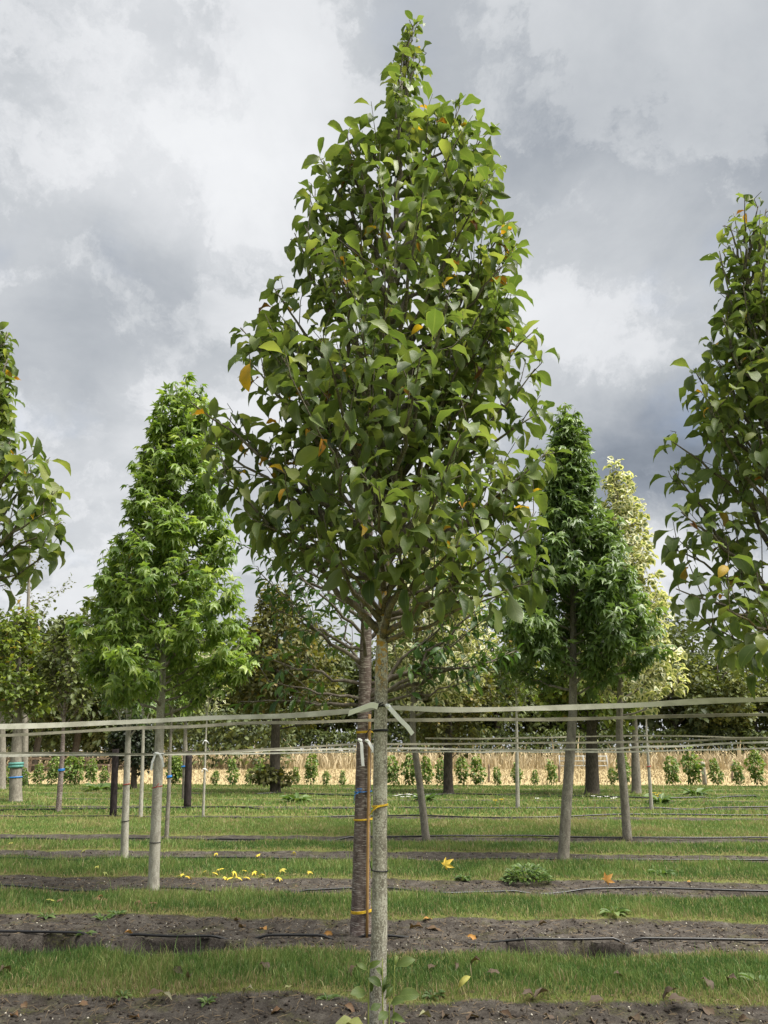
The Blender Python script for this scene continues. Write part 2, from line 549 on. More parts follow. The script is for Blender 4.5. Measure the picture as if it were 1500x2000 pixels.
xs = axis(0, 3.6, .034, 900, 1.075)
xs = np.array([-x for x in xs[:0:-1]] + xs)
ys_near = list(np.arange(4.2, 8.6, .026))
s_, y_ = .026, 8.6
ys = ys_near
while y_ < 1600:
    ys.append(y_)
    s_ *= 1.012 if y_ < 40 else 1.12
    y_ += s_
ys = np.array([-200, -80, -40, -20, -10, -5, -2, 0, 1, 2, 2.6, 3.2, 3.5, 3.7, 3.85, 4.0, 4.1] + ys)
X, Y = np.meshgrid(xs, ys)
Hh = ground_h(X, Y)
V = np.stack([X, Y, Hh], -1).reshape(-1, 3)
nx, ny = len(xs), len(ys)
i, j = np.meshgrid(np.arange(ny - 1), np.arange(nx - 1), indexing='ij')
Q = np.stack([i * nx + j, i * nx + j + 1, (i + 1) * nx + j + 1, (i + 1) * nx + j], -1).reshape(-1, 4)
fade = 1
me = mesh_np('ground', V, [Q], M['ground'], None, soil_mask(X, Y).ravel())
fa = me.attributes.new('field', 'FLOAT', 'POINT')
fy = Y + YAW * X + (fbm(X, Y, 61, .5, 3) - .5) * 1.2
fa.data.foreach_set('value', np.clip((fy - 36.2) / .8, 0, 1).ravel().astype(np.float32))
g = link('ground', me)
g['kind'] = 'structure'
g['label'] = 'flat nursery ground with bare soil strips between mown grass'


# grass blades, one mesh for each grass strip
def blades(name, label, r0, r1, xh, dens, hgt, wid, brown_edge=.2, dry=None, tlo=0., thi=.7):
    n = int((r1 - r0) * 2 * xh * dens)
    x = rng.uniform(-xh, xh, n)
    r = rng.uniform(r0, r1, n)
    y = r - YAW * x
    if dry is None:
        s = soil_mask(x, y)
        pn = fbm(x, y, 71, 2.2, 3)
        keep = (rng.random(n) > s * 1.15) & (rng.random(n) < .35 + 1.2 * pn)
        x, y, s = x[keep], y[keep], s[keep]
    else:
        s = np.zeros(n)
    s2 = soil_mask(x, y, .20) if dry is None else s
    n = len(x)
    z = ground_h(x, y) - .005
    pn = fbm(x, y, 81, 1.1, 3)
    p2 = fbm(x, y, 91, 4.5, 2)
    h = hgt * rng.lognormal(-.12, .42, n) * (.25 + .9 * pn + .6 * p2) * (1 - .45 * s - .2 * s2)
    w = wid * rng.uniform(.6, 1.3, n)
    az = rng.uniform(0, 2 * math.pi, n)
    lean = np.abs(rng.normal(.35, .28, n)) + .25 * s
    az2 = rng.uniform(0, 2 * math.pi, n)
    sx, sy = np.cos(az2) * w / 2, np.sin(az2) * w / 2
    dx, dy = np.cos(az) * lean * h, np.sin(az) * lean * h
    b = np.stack([x, y, z], -1)
    sd = np.stack([sx, sy, 0 * sx], -1)
    mid = b + np.stack([dx * .35, dy * .35, h * .58], -1)
    tip = b + np.stack([dx, dy, h * (1.0 - .25 * np.clip(lean, 0, 1.5))], -1)
    V = np.stack([b - sd, b + sd, mid - sd * .75, mid + sd * .75, tip], 1).reshape(-1, 3)
    k = np.arange(n)[:, None] * 5
    Q = k + np.array([[0, 1, 3, 2]])
    T = k + np.array([[2, 3, 4]])
    t = tlo + (thi - tlo) * np.clip(rng.normal(.37, .22, n) + (pn - .5) * 1.3 + (p2 - .5) * .8, 0, 1)
    dead = rng.random(n) < (.06 + brown_edge * np.clip((p2 - .45) * 3, 0, 1) * .5 + s * .5 + s2 * .32)
    t = np.where(dead, rng.uniform(.74, 1, n), t)
    o = part(name, V, [Q, T], M['grass'] if dry is None else M[dry], None, None, np.repeat(t, 5))
    o['kind'] = 'stuff'
    o['label'] = label
    o['category'] = 'grass'
    return o


blades('grass', 'short green grass strip nearest the camera behind the soil of the front row', 5.45, 7.15, 4.6, 11000, .050, .0055)
blades('grass', 'green grass strip just behind the purple-brown trunk and its soil', 7.95, 9.6, 6.4, 6800, .055, .0065)
blades('grass', 'green grass strip behind the pale left trunk with yellow leaves on it', 10.25, 12.35, 8.2, 4300, .054, .008)
blades('grass', 'narrow green grass strip in front of the leaning trunks on the right', 12.85, 14.5, 10, 3200, .054, .010)
blades('grass', 'broad pale green grass strip in the middle distance', 15.2, 19.1, 13, 1800, .052, .013, .3, None, .25, .85)
blades('grass', 'far green grass strips in front of the row of saplings', 19.5, 36.3, 26, 280, .065, .03, .3, None, .15, .8)
blades('dry_grass', 'tall dry tan grass at the far edge of the field', 66, 92, 75, 13, .85, .14, 0, 'dry', .2, 1)
blades('dry_grass', 'short dry tan grass over the middle of the field', 37, 68, 50, 10, .15, .06, 0, 'dry', .2, 1)


# loose things on the soil that nobody could count
def bits(name, label, n, rmax, mat, smin, smax, squash=.7):
    xs_, ys_ = [], []
    for k, (c, hw) in enumerate(ROWS[:4]):
        m_ = int(n * [.30, .36, .22, .12][k])
        xh = 2.8 + c * .62
        xx = rng.uniform(-xh, xh, m_)
        rr = c + rng.uniform(-hw, hw, m_)
        xs_.append(xx)
        ys_.append(rr - YAW * xx)
    x, y = np.concatenate(xs_), np.concatenate(ys_)
    keep = soil_mask(x, y) > .6
    x, y = x[keep], y[keep]
    z = ground_h(x, y)
    n = len(x)
    s = smin + (smax - smin) * rng.random(n) ** 2.5
    base = np.array([(1, 0, 0), (0, 1, 0), (-1, 0, 0), (0, -1, 0), (0, 0, squash), (0, 0, -squash)], float)
    V = base[None] * rng.uniform(.6, 1.2, (n, 6, 1))
    a = rng.uniform(0, 6.28, n)
    ca, sa = np.cos(a)[:, None], np.sin(a)[:, None]
    V = np.stack([V[..., 0] * ca - V[..., 1] * sa, V[..., 0] * sa + V[..., 1] * ca, V[..., 2]], -1) * s[:, None, None]
    V += np.stack([x, y, z + s * .25], -1)[:, None, :]
    T = np.array([(0, 1, 4), (1, 2, 4), (2, 3, 4), (3, 0, 4), (1, 0, 5), (2, 1, 5), (3, 2, 5), (0, 3, 5)])
    T = (np.arange(n)[:, None, None] * 6 + T[None]).reshape(-1, 3)
    o = part(name, V.reshape(-1, 3), [T], mat)
    o['kind'] = 'stuff'
    o['label'] = label
    o['category'] = name.split('_')[-1]


bits('pebbles', 'small pale pebbles scattered over the soil strips', 2600, 0, M['pebble'], .003, .014)
bits('soil_crumbs', 'dark crumbs of soil lying on the bare strips', 14000, 0, M['crumb'], .004, .022)


def straws(n):
    V, T = [], []
    mb = MB()
    xs_, ys_ = [], []
    for k, (c, hw) in enumerate(ROWS[:3]):
        m_ = n // 3
        xx = rng.uniform(-3 - c * .6, 3 + c * .6, m_)
        rr = c + rng.uniform(-hw - .1, hw + .1, m_)
        xs_.append(xx)
        ys_.append(rr - YAW * xx)
    x, y = np.concatenate(xs_), np.concatenate(ys_)
    n = len(x)
    z = ground_h(x, y) + .008
    a = rng.uniform(0, 6.28, n)
    L = rng.uniform(.010, .045, n)
    d = np.stack([np.cos(a) * L, np.sin(a) * L, rng.normal(.003, .010, n)], -1)
    s = np.stack([-np.sin(a), np.cos(a), 0 * a], -1) * .0018
    b = np.stack([x, y, z], -1)
    V = np.stack([b - d - s, b - d + s, b + d + s, b + d - s, b + np.array([0, 0, .004])], 1).reshape(-1, 3)
    k = np.arange(n)[:, None, None] * 5
    T = (k + np.array([(0, 1, 4), (1, 2, 4), (2, 3, 4), (3, 0, 4)])[None]).reshape(-1, 3)
    o = part('straw', V, [T], M['straw'], None, None, np.repeat(rng.random(n), 5), False)
    o['kind'] = 'stuff'
    o['label'] = 'dry straw and dead grass bits lying on the soil strips'
    o['category'] = 'straw'


straws(9000)


# ------------------------------------------------------------------ leaves
def leaf_tpl(Wd=.5, fold=.35, curl=.9, wave=.1, rows=7, pet=.16, peak=.55, twist=0., ph=0.):
    t = np.linspace(0, 1, rows)
    w = np.sin(math.pi * t ** (math.log(.5) / math.log(peak))) ** .85 * Wd / 2
    w[-1] = 0
    w[0] = 0
    th = curl * (t - .2)
    ds = 1 / (rows - 1)
    cx = np.concatenate([[0], np.cumsum(np.cos((th[1:] + th[:-1]) / 2) * ds)])
    cz = -np.concatenate([[0], np.cumsum(np.sin((th[1:] + th[:-1]) / 2) * ds)])
    V, U, T, Qd = [], [], [], []
    for k in range(rows):
        V.append((cx[k], 0, cz[k]))
        U.append((.5, t[k]))
    Ls, Rs = {}, {}
    for k in range(1, rows - 1):
        for sgn, D in ((1, Ls), (-1, Rs)):
            D[k] = len(V)
            f = fold + sgn * twist * t[k]
            wz = wave * math.sin(k * 2.1 + sgn * 1.3 + ph) * Wd
            V.append((cx[k], sgn * w[k] * math.cos(f), cz[k] + w[k] * math.sin(f) + wz))
            U.append((.5 + .5 * sgn, t[k]))
    T += [(0, 1, Ls[1]), (0, Rs[1], 1), (rows - 2, rows - 1, Ls[rows - 2]), (rows - 2, Rs[rows - 2], rows - 1)]
    for k in range(1, rows - 2):
        Qd += [(k, k + 1, Ls[k + 1], Ls[k]), (k, Rs[k], Rs[k + 1], k + 1)]
    if pet:
        b = len(V)
        V += [(-pet, .010, .01), (-pet, -.010, .01), (.02, -.012, 0), (.02, .012, 0)]
        U += [(.5, 0)] * 4
        Qd.append((b, b + 1, b + 2, b + 3))
        V = [(x + pet, y, z) for (x, y, z) in V]
    return np.array(V, float), np.array(Qd), np.array(T), np.array(U, float)


def star_tpl(curl=.5, pet=.35, ph=0.):
    ang = np.radians([-112, -57, 0, 57, 112])
    ln = [.52, .86, 1.0, .86, .52]
    V, U, T = [(0, 0, 0)], [(.5, 0)], []
    notch = np.radians([-165, -84, -29, 29, 84, 165])
    nl = [.16, .34, .42, .42, .34, .16]
    pts = []
    for k in range(6):
        pts.append((notch[k], nl[k]))
        if k < 5:
            pts.append((ang[k] - .25, ln[k] * .60))
            pts.append((ang[k], ln[k]))
            pts.append((ang[k] + .25, ln[k] * .60))
    for k, (a, r) in enumerate(pts):
        tip = k % 4 == 2
        z = -curl * r * r * (1.15 if tip else 1.0) + .05 * math.sin(a * 3 + ph) - (.05 if not tip else 0)
        V.append((math.cos(a) * r * (1 - .25 * curl * r), math.sin(a) * r * (1 - .25 * curl * r), z))
        U.append((.5 + .5 * math.sin(a) * r, r))
    for k in range(1, len(pts)):
        T.append((0, k, k + 1))
    V += [(-pet, .012, .12), (-pet, -.012, .12), (0, -.012, 0), (0, .012, 0)]
    U += [(.5, 0)] * 4
    b = len(V) - 4
    V = [(x + pet, y, z) for (x, y, z) in V]
    return np.array(V, float), np.array([(b, b + 1, b + 2, b + 3)]), np.array(T), np.array(U, float)


TPL = {
    'magnolia': [leaf_tpl(.53, .42, 1.1, .06, 7, .14, .55, 0, 0), leaf_tpl(.50, .70, 1.5, .09, 7, .14, .54, .25, 1), leaf_tpl(.56, .25, .6, .10, 7, .14, .57, 0, 2),
                 leaf_tpl(.49, .9, 1.8, .10, 7, .14, .54, -.3, 3), leaf_tpl(.54, .42, 1.9, .13, 7, .14, .55, .15, 5), leaf_tpl(.52, .58, 1.3, .14, 7, .14, .55, .4, 4), leaf_tpl(.47, .85, .8, .08, 7, .14, .52, .1, 6)],
    'sweetgum': [star_tpl(.35, .4, 0), star_tpl(.7, .4, 1), star_tpl(1.0, .4, 2), star_tpl(.5, .4, 3)],
    'cherry': [leaf_tpl(.40, .5, .8, .04, 6, .15, .5), leaf_tpl(.36, .75, .4, .06, 6, .15, .5, .2, 1), leaf_tpl(.42, .25, 1.2, .05, 6, .15, .5, 0, 2)],
    'ovate': [leaf_tpl(.72, .35, .7, .10, 5, .2, .5, 0, 0), leaf_tpl(.66, .6, 1.0, .12, 5, .2, .45, .2, 2)],
    'clump': [leaf_tpl(.62, .4, .8, .12, 4, 0, .5, 0, 0), leaf_tpl(.5, .7, .5, .1, 4, 0, .5, .2, 1)],
}
TPL_MESH = {}


def frames(D, Nn):
    D = D / (np.linalg.norm(D, axis=1)[:, None] + 1e-9)
    Z = Nn - (Nn * D).sum(1)[:, None] * D
    Z /= np.linalg.norm(Z, axis=1)[:, None] + 1e-9
    Yv = np.cross(Z, D)
    return np.stack([D, Yv, Z], -1)            # columns


def leaves_merged(kind, P, R, S, t, sel=None):
    """numpy: one V/Q/T/uv/tint set of all leaves"""
    tp = TPL[kind]
    which = np.arange(len(P)) % len(tp)
    Vs, Qs, Ts, Us, Tt, k = [], [], [], [], [], 0
    for w, (tv, tq, tt, tu) in enumerate(tp):
        ix = np.where(which == w)[0]
        if not len(ix):
            continue
        V = np.einsum('nij,vj->nvi', R[ix], tv) * S[ix][:, None, None] + P[ix][:, None, :]
        n, m = len(ix), len(tv)
        off = k + np.arange(n)[:, None, None] * m
        Vs.append(V.reshape(-1, 3))
        Qs.append((off + tq[None]).reshape(-1, 4))
        Ts.append((off + tt[None]).reshape(-1, 3))
        Us.append(np.tile(tu, (n, 1)))
        Tt.append(np.repeat(t[ix], m))
        k += n * m
    return np.vstack(Vs), np.vstack(Qs), np.vstack(Ts), np.vstack(Us), np.concatenate(Tt)


def leaf_objs(kind, P, R, S, t, mat, parent, name='leaf'):
    base = wpos(parent)
    tp = TPL[kind]
    for i in range(len(P)):
        w = i % len(tp)
        key = (kind, w, mat.name)
        if key not in TPL_MESH:
            tv, tq, tt, tu = tp[w]
            TPL_MESH[key] = mesh_np('leaf', tv, [tq, tt], mat, tu, np.ones(len(tv)))
        o = bpy.data.objects.new(name, TPL_MESH[key])
        o.parent = parent
        m4 = Matrix.LocRotScale(Vector(P[i]) - base, Matrix(R[i].tolist()).to_quaternion(), Vector((S[i],) * 3))
        o.matrix_local = m4
        v = float(t[i])
        o.color = (v, v, v, 1)
        col.objects.link(o)


def crown(kind, P, D, Nn, S, t, mat, tree, singles=0, name='crown'):
    P, D, Nn, S, t = [np.asarray(a, float) for a in (P, D, Nn, S, t)]
    R = frames(D, Nn)
    sel = np.zeros(len(P), bool)
    if singles:
        dist = np.linalg.norm(P - np.array([0, 0, EYE]), axis=1)
        for q in range(len(P)):
            a, b = proj(P[q])
            if not (-10 < a < 1510 and -10 < b < 2010):
                dist[q] = 1e6
        sel[np.argsort(dist)[:singles]] = True
        sel &= dist < 1e5
    rest = ~sel
    V, Q, T, U, tt = leaves_merged(kind, P[rest], R[rest], S[rest], t[rest])
    o = part(name, V, [Q, T], mat, tree, U, tt)
    if singles:
        o['kind'] = 'stuff'
        leaf_objs(kind, P[sel], R[sel], S[sel], t[sel], mat, o)
    return o


# ------------------------------------------------------------------ tree skeletons
def interp_path(pts, n):
    """smooth polyline through points (Catmull-Rom)"""
    P = [np.array(tuple(p), float) for p in pts]
    P = [2 * P[0] - P[1]] + P + [2 * P[-1] - P[-2]]
    out = []
    m = len(P) - 3
    for k in range(m):
        a, b, c, d = P[k:k + 4]
        for u in np.linspace(0, 1, max(3, n // m), endpoint=False):
            out.append(.5 * ((2 * b) + (-a + c) * u + (2 * a - 5 * b + 4 * c - d) * u * u + (-a + 3 * b - 3 * c + d) * u ** 3))
    out.append(P[-2])
    return np.array(out)


def profile(px_rows, tr, Yd):
    """silhouette rows (y, left, right) in the photograph -> half widths in metres by height, at the tree's own depth"""
    H, Lr, Rr = [], [], []
    for (y, l, r) in px_rows:
        a, b = at(l, y, Yd), at(r, y, Yd)
        c = trunk_x(tr, a.z)
        H.append(a.z)
        Lr.append(max(.03, c[0] - a.x))
        Rr.append(max(.03, b.x - c[0]))
    o = np.argsort(H)
    return np.array(H)[o], np.array(Lr)[o], np.array(Rr)[o]


def trunk_x(tr, z):
    return np.array([np.interp(z, tr[:, 2], tr[:, k]) for k in range(2)])


def prof_r(pr, h, az):
    H, Lr, Rr = pr
    l, r = np.interp(h, H, Lr), np.interp(h, H, Rr)
    c = math.cos(az)
    m = (l + r) / 2
    return m + (r - m) * c if c > 0 else m + (l - m) * (-c)


def skeleton(tr, pr, h0, h1, n, rise, rg, twig_len=(.25, .55), ntw=7, leaf_gap=.05, tipfrac=.3, sweep=.62, inner=.3, extra=(), azb=0., clip=1.0, up=.55, bare=0.):
    """limbs along the trunk; returns limb polylines, their twigs, and leaf stations (pos, dir, kind)"""
    limbs, stations = [], []
    top = tr[-1, 2]
    specs = []
    for i in range(n):
        f = (i + .5) / n
        hs = h0 + (h1 - h0) * f ** .93 if not bare else h0 + .32 + (h1 - h0 - .32) * f ** .93
        az = azb + i * 2.39996 + rg.normal(0, .25)
        he = min(hs + rise * (1 - .55 * f) * rg.uniform(.7, 1.25), top - .08)
        R = prof_r(pr, he, az) * rg.uniform(.72, 1.0)
        c0 = trunk_x(tr, hs)
        c1 = trunk_x(tr, he)
        a = np.array([c0[0], c0[1], hs])
        e = np.array([c1[0] + R * math.cos(az), c1[1] + R * math.sin(az), he])
        specs.append((a, e, az, R))
    for e in extra:
        e = np.array(tuple(e), float)
        c1 = trunk_x(tr, e[2])
        az = math.atan2(e[1] - c1[1], e[0] - c1[0])
        R = math.hypot(e[0] - c1[0], e[1] - c1[1])
        hs = max(h0 + rg.uniform(0, .62) * (e[2] - h0), e[2] - rise * rg.uniform(.7, 1.3))
        c0 = trunk_x(tr, hs)
        specs.append((np.array([c0[0], c0[1], hs]), e, az, R))
    for (a, e, az, R) in specs:
        rad = np.array([math.cos(az), math.sin(az), 0])
        ctrl = a + rad * R * sweep + np.array([0, 0, (e[2] - a[2]) * (.28 + (.6 - sweep) * .6)])
        u = np.linspace(0, 1, 11)[:, None]
        L = (1 - u) ** 2 * a + 2 * u * (1 - u) * ctrl + u * u * e
        ln = np.linalg.norm(np.diff(L, axis=0), axis=1).sum()
        wob = rg.normal(0, .018 * ln, (11, 3)) * np.sin(u * math.pi)
        L = L + wob
        twigs = []
        kk = max(2, int(ntw * ln / 1.2))
        inn = inner if a[2] > h0 + .9 or not bare else inner + (bare - inner) * (1 - (a[2] - h0) / .9)
        for s in np.linspace(inn, .97, kk):
            q = s * 10
            b = int(min(q, 9))
            o = L[b] + (L[b + 1] - L[b]) * (q - b)
            tg = L[b + 1] - L[b]
            tg /= np.linalg.norm(tg) + 1e-9
            d = tg * .5 + rg.normal(0, .55, 3) + np.array([0, 0, up]) + rad * .25
            d /= np.linalg.norm(d)
            l = rg.uniform(*twig_len) * min(1, max(.3, prof_r(pr, o[2] + .2, az) / .45))
            p2 = o + d * l
            c = trunk_x(tr, p2[2])
            rr = math.hypot(p2[0] - c[0], p2[1] - c[1])
            lim = prof_r(pr, p2[2], math.atan2(p2[1] - c[1], p2[0] - c[0])) * clip
            if rr > lim:
                l *= max(.15, 1 - (rr - lim) / l)
            mid = o + d * l * .5 + rg.normal(0, .03, 3)
            end = o + d * l + np.array([0, 0, .06 * l])
            twigs.append(np.array([o, mid, end]))
        twigs.append(L[8:])
        limbs.append((L, twigs, ln))
        for w in twigs:
            l = np.linalg.norm(np.diff(w, axis=0), axis=1).sum()
            m = max(2, int(l / leaf_gap))
            ph = rg.uniform(0, 6.28)
            for k in range(m):
                s = .18 + .82 * (k + rg.random() * .5) / m
                q = s * (len(w) - 1)
                b = int(min(q, len(w) - 2))
                p = w[b] + (w[b + 1] - w[b]) * (q - b)
                tg = w[b + 1] - w[b]
                stations.append((p, tg / (np.linalg.norm(tg) + 1e-9), ph + k * 2.4, s))
    # leader shoot
    lead = tr[tr[:, 2] > top - (top - h0) * .28]
    for k in range(int((lead[-1, 2] - lead[0, 2]) / (leaf_gap * .8))):
        z = lead[0, 2] + (lead[-1, 2] - lead[0, 2]) * rg.random()
        c = trunk_x(tr, z)
        stations.append((np.array([c[0], c[1], z]), np.array([0, 0, 1.]), k * 2.4, .9))
    return limbs, stations


def leaf_sets(st, rg, size, el=(.7, 1.2), droop=(.1, .6), jit=.35, t_mu=.5, t_sd=.22, tipsmall=.25, odd=0.0, odd_range=(.93, 1.0), tmax=.9, ztop=None):
    P, D, Nn, S, t = [], [], [], [], []
    for (p, d, ph, s) in st:
        ref = np.array([0, 0, 1.]) if abs(d[2]) < .9 else np.array([1., 0, 0])
        a = np.cross(d, ref)
        a /= np.linalg.norm(a) + 1e-9
        b = np.cross(d, a)
        e = rg.uniform(*el) * (1 - .35 * s)
        v = d * math.cos(e) + (a * math.cos(ph) + b * math.sin(ph)) * math.sin(e)
        v = v + np.array([0, 0, -rg.uniform(*droop)]) + rg.normal(0, .12, 3)
        v /= np.linalg.norm(v)
        n = np.array([0, 0, 1.]) + rg.normal(0, jit, 3) + d * .2
        if abs(v[2]) > .8:
            n = n + d * .8
        P.append(p)
        D.append(v)
        Nn.append(n)
        S.append(size * rg.uniform(.65, 1.15) * (1 - tipsmall * max(0, s - .75) * 4 * rg.random()))
        if ztop:
            S[-1] *= min(1, max(.6, .6 + .4 * (ztop - p[2]) / 1.2))
        tt = min(tmax, max(0, rg.normal(t_mu, t_sd)))
        if rg.random() < odd:
            tt = rg.uniform(*odd_range)
            S[-1] *= .72
        t.append(tt)
    return P, D, Nn, S, t


def limb_parts(limbs, tree, mat, r_of, twig_r=.0035, n=7, name='branch'):
    for (L, twigs, ln) in limbs:
        mb = MB()
        r0 = r_of(ln)
        mb.tube(L, np.linspace(r0, twig_r * 1.1, len(L)) ** 1.0, n)
        for w in twigs[:-1]:
            mb.tube(w, [twig_r * 1.3, twig_r, twig_r * .6], 4, cap=False)
        mb.build(name, mat, tree)


def trunk_part(tree, tr, rad, mat, n=16, jit=.02, name='trunk', flare=1.25):
    P = tr
    z = P[:, 2] - P[0, 2]
    H = z[-1]
    r = np.interp(z, [H * f for f, _ in rad], [q for _, q in rad])
    r = r * (1 + (flare - 1) * np.exp(-z / .08))
    mb = MB()
    mb.tube(P, r, n, jit)
    return mb.build(name, mat, tree)


def px_trunk(pts, Yd, n=44, sink=.06):
    P = [np.array(at(x, y, Yd)) for (x, y) in pts]
    P[0][2] = gh(P[0][0], P[0][1]) - sink
    return interp_path(P, n)


# ------------------------------------------------------------------ the magnolias of the front row
MAGS = []
def magnolia(base_Y, trunk_px, rows, rbase, label, n_limbs, seed, extra_px, singles, h0, leaf, n_tw=6, gap=.060, lab_group='magnolias of the front row'):
    rg = np.random.default_rng(seed)
    tr = px_trunk(trunk_px, base_Y, 60)
    tree = thing('magnolia_tree', label, 'tree', Vector((tr[0, 0], tr[0, 1], 0)), lab_group)
    trunk_part(tree, tr, [(0, rbase), (.26, rbase * .86), (.45, rbase * .5), (.7, rbase * .27), (.93, .006), (1, .003)], M['bark_mag'], 18, .015)
    pr = profile(rows, tr, base_Y)
    ex = [at(x, y, base_Y + dy) for (x, y, dy) in extra_px]
    limbs, st = skeleton(tr, pr, h0, tr[-1, 2] - .55, n_limbs, 1.45, rg, (.24, .60), n_tw, gap, extra=ex, inner=.30, sweep=.40, clip=.97, up=1.05, bare=.44)
    limb_parts(limbs, tree, M['bark_limb'], lambda ln: min(.034, .009 + .013 * ln))
    P, D, Nn, S, t = leaf_sets(st, rg, leaf, (.85, 1.45), (.25, 1.15), .36, .53, .25, .4, .028, ztop=tr[-1, 2])
    crown('magnolia', P, D, Nn, S, t, M['magnolia'], tree, singles)
    return tree, tr, len(P)


MAIN_Y = float(gp(740, 2008).y)
main_px = [(736, 2008), (741, 1800), (742, 1600), (744, 1380), (748, 1200), (757, 1000), (768, 650), (776, 430), (784, 210), (799, 110), (809, 45)]
main_rows = [(40, 804, 812), (100, 782, 824), (150, 772, 838), (200, 752, 876), (250, 712, 918), (300, 662, 945), (350, 628, 965), (400, 622, 980), (450, 600, 985), (500, 590, 985), (550, 555, 985),
             (600, 530, 1000), (650, 515, 1010), (700, 500, 1030), (780, 465, 1050), (850, 435, 1062), (900, 438, 1062), (950, 450, 1062), (1000, 488, 1052), (1050, 505, 1052), (1100, 560, 1035),
             (1150, 615, 1000), (1200, 670, 900), (1260, 715, 800)]
mag, mag_tr, nl = magnolia(MAIN_Y, main_px, main_rows, .052, 'tall magnolia tree in the centre with pale lichen-spotted trunk and large leaves', 38, 3,
                           [(668, 285, 0), (622, 305, .1), (575, 455, 0), (595, 440, -.3), (530, 555, -.1), (470, 640, 0), (480, 700, -.2), (372, 785, 0), (405, 860, .1), (430, 920, -.2), (440, 810, .3),
                            (955, 255, 0), (900, 205, -.1), (975, 320, .1), (995, 430, 0), (1000, 500, -.2), (1050, 640, 0), (1045, 720, -.2), (1065, 800, .1), (1070, 880, -.1), (1050, 960, .1), (1040, 1030, -.3), (1020, 1100, 0),
                            (700, 600, -1.1), (820, 700, -1.2), (600, 800, -1.1), (900, 850, -1.2), (740, 950, -1.2), (880, 560, -1.0), (650, 480, -.8), (560, 990, -.6), (940, 1040, -.8), (1040, 1140, -.1), (985, 1160, -.4), (500, 1020, -.2), (545, 1075, .2), (880, 1140, -.7), (800, 1040, -1.0), (640, 1060, -.8), (965, 560, 0), (985, 610, -.2), (930, 620, -.6), (975, 520, .2), (985, 660, .1), (960, 690, -.5), (520, 620, .1), (540, 680, -.4), (610, 380, -.1), (950, 380, -.1)], 300, 2.3, .205)
ya = np.array([at(490, 703, MAIN_Y - .35)])
yb = np.array([at(470, 772, MAIN_Y - .40)])
leaf_objs('magnolia', ya, frames(yb - ya, np.array([[-.5, -1., .3]])), np.array([.24]), np.array([.937]), M['magnolia'], [c for c in mag.children if c.name.startswith('crown')][0])

RY = MAIN_Y - .15
tx = at(1626, 1480, RY).x
def vert_px(xw, Yd, zs, lean=0.):
    return [proj((xw + lean * (z / 6.0), Yd, z)) for z in zs]
right_px = vert_px(tx, RY, [0, 1.0, 2, 3, 4, 5, 5.6, 5.95], .04)
right_rows = [(425, 1480, 1495), (480, 1420, 1540), (540, 1418, 1560), (600, 1415, 1580), (640, 1405, 1600), (720, 1370, 1640), (850, 1335, 1700), (920, 1330, 1720), (1000, 1335, 1730), (1060, 1325, 1740), (1100, 1325, 1740),
              (1170, 1330, 1740), (1220, 1365, 1740), (1280, 1410, 1740), (1330, 1440, 1730), (1370, 1490, 1700)]
magnolia(RY, right_px, right_rows, .050, 'magnolia tree cut off by the right edge, with dark leaves and orange spots', 32, 8,
         [(1405, 490, 0), (1410, 620, -.2), (1355, 720, 0), (1310, 860, 0), (1315, 920, .1), (1310, 1070, 0), (1320, 1150, -.2), (1330, 1000, -.3), (1385, 1225, -.1), (1430, 1270, -.3), (1460, 1310, .1), (1420, 1190, -.5), (1480, 1250, -.6)], 260, 2.08, .19)
LY = MAIN_Y + .16
tx = -3.32
left_px = vert_px(tx, LY, [0, 1.0, 2, 3, 4, 4.6, 5.0], .0)
left_rows = [(640, -30, 8), (700, -80, 12), (830, -180, 12), (880, -220, 60), (940, -300, 90), (970, -300, 105), (1030, -300, 115), (1070, -290, 80), (1110, -280, 50), (1150, -260, 15), (1220, -200, -60)]
magnolia(LY, left_px, left_rows, .052, 'magnolia tree cut off by the left edge, only its right-hand leaves in view', 40, 15,
         [(15, 650, 0), (20, 760, 0), (95, 900, 0), (110, 960, 0), (120, 1020, -.1), (80, 1090, 0), (15, 700, -.1), (60, 890, -.3), (90, 1000, -.4)], 260, 2.5, .205)

# shoots at the foot of the central magnolia
def sucker(pts, leaves, Yd):
    P = [at(x, y, Yd) for (x, y) in pts]
    P[0].z = gh(P[0].x, P[0].y) - .02
    mb = MB()
    mb.tube(interp_path(P, 8), np.linspace(.0055, .0025, len(interp_path(P, 8))), 6)
    o = mb.build('sucker_shoot', M['shoot'], mag)
    LP, LD, LN, LS, LT = [], [], [], [], []
    for (x0, y0, x1, y1, dy, t) in leaves:
        a = np.array(at(x0, y0, Yd))
        b = np.array(at(x1, y1, Yd + dy))
        LP.append(a)
        LD.append(b - a)
        LN.append(np.array([.2, -1.0, .8]))
        LS.append(np.linalg.norm(b - a) * .82)
        LT.append(t)
    leaf_objs('magnolia', np.array(LP), frames(np.array(LD), np.array(LN)), np.array(LS), np.array(LT), M['magnolia'], o)


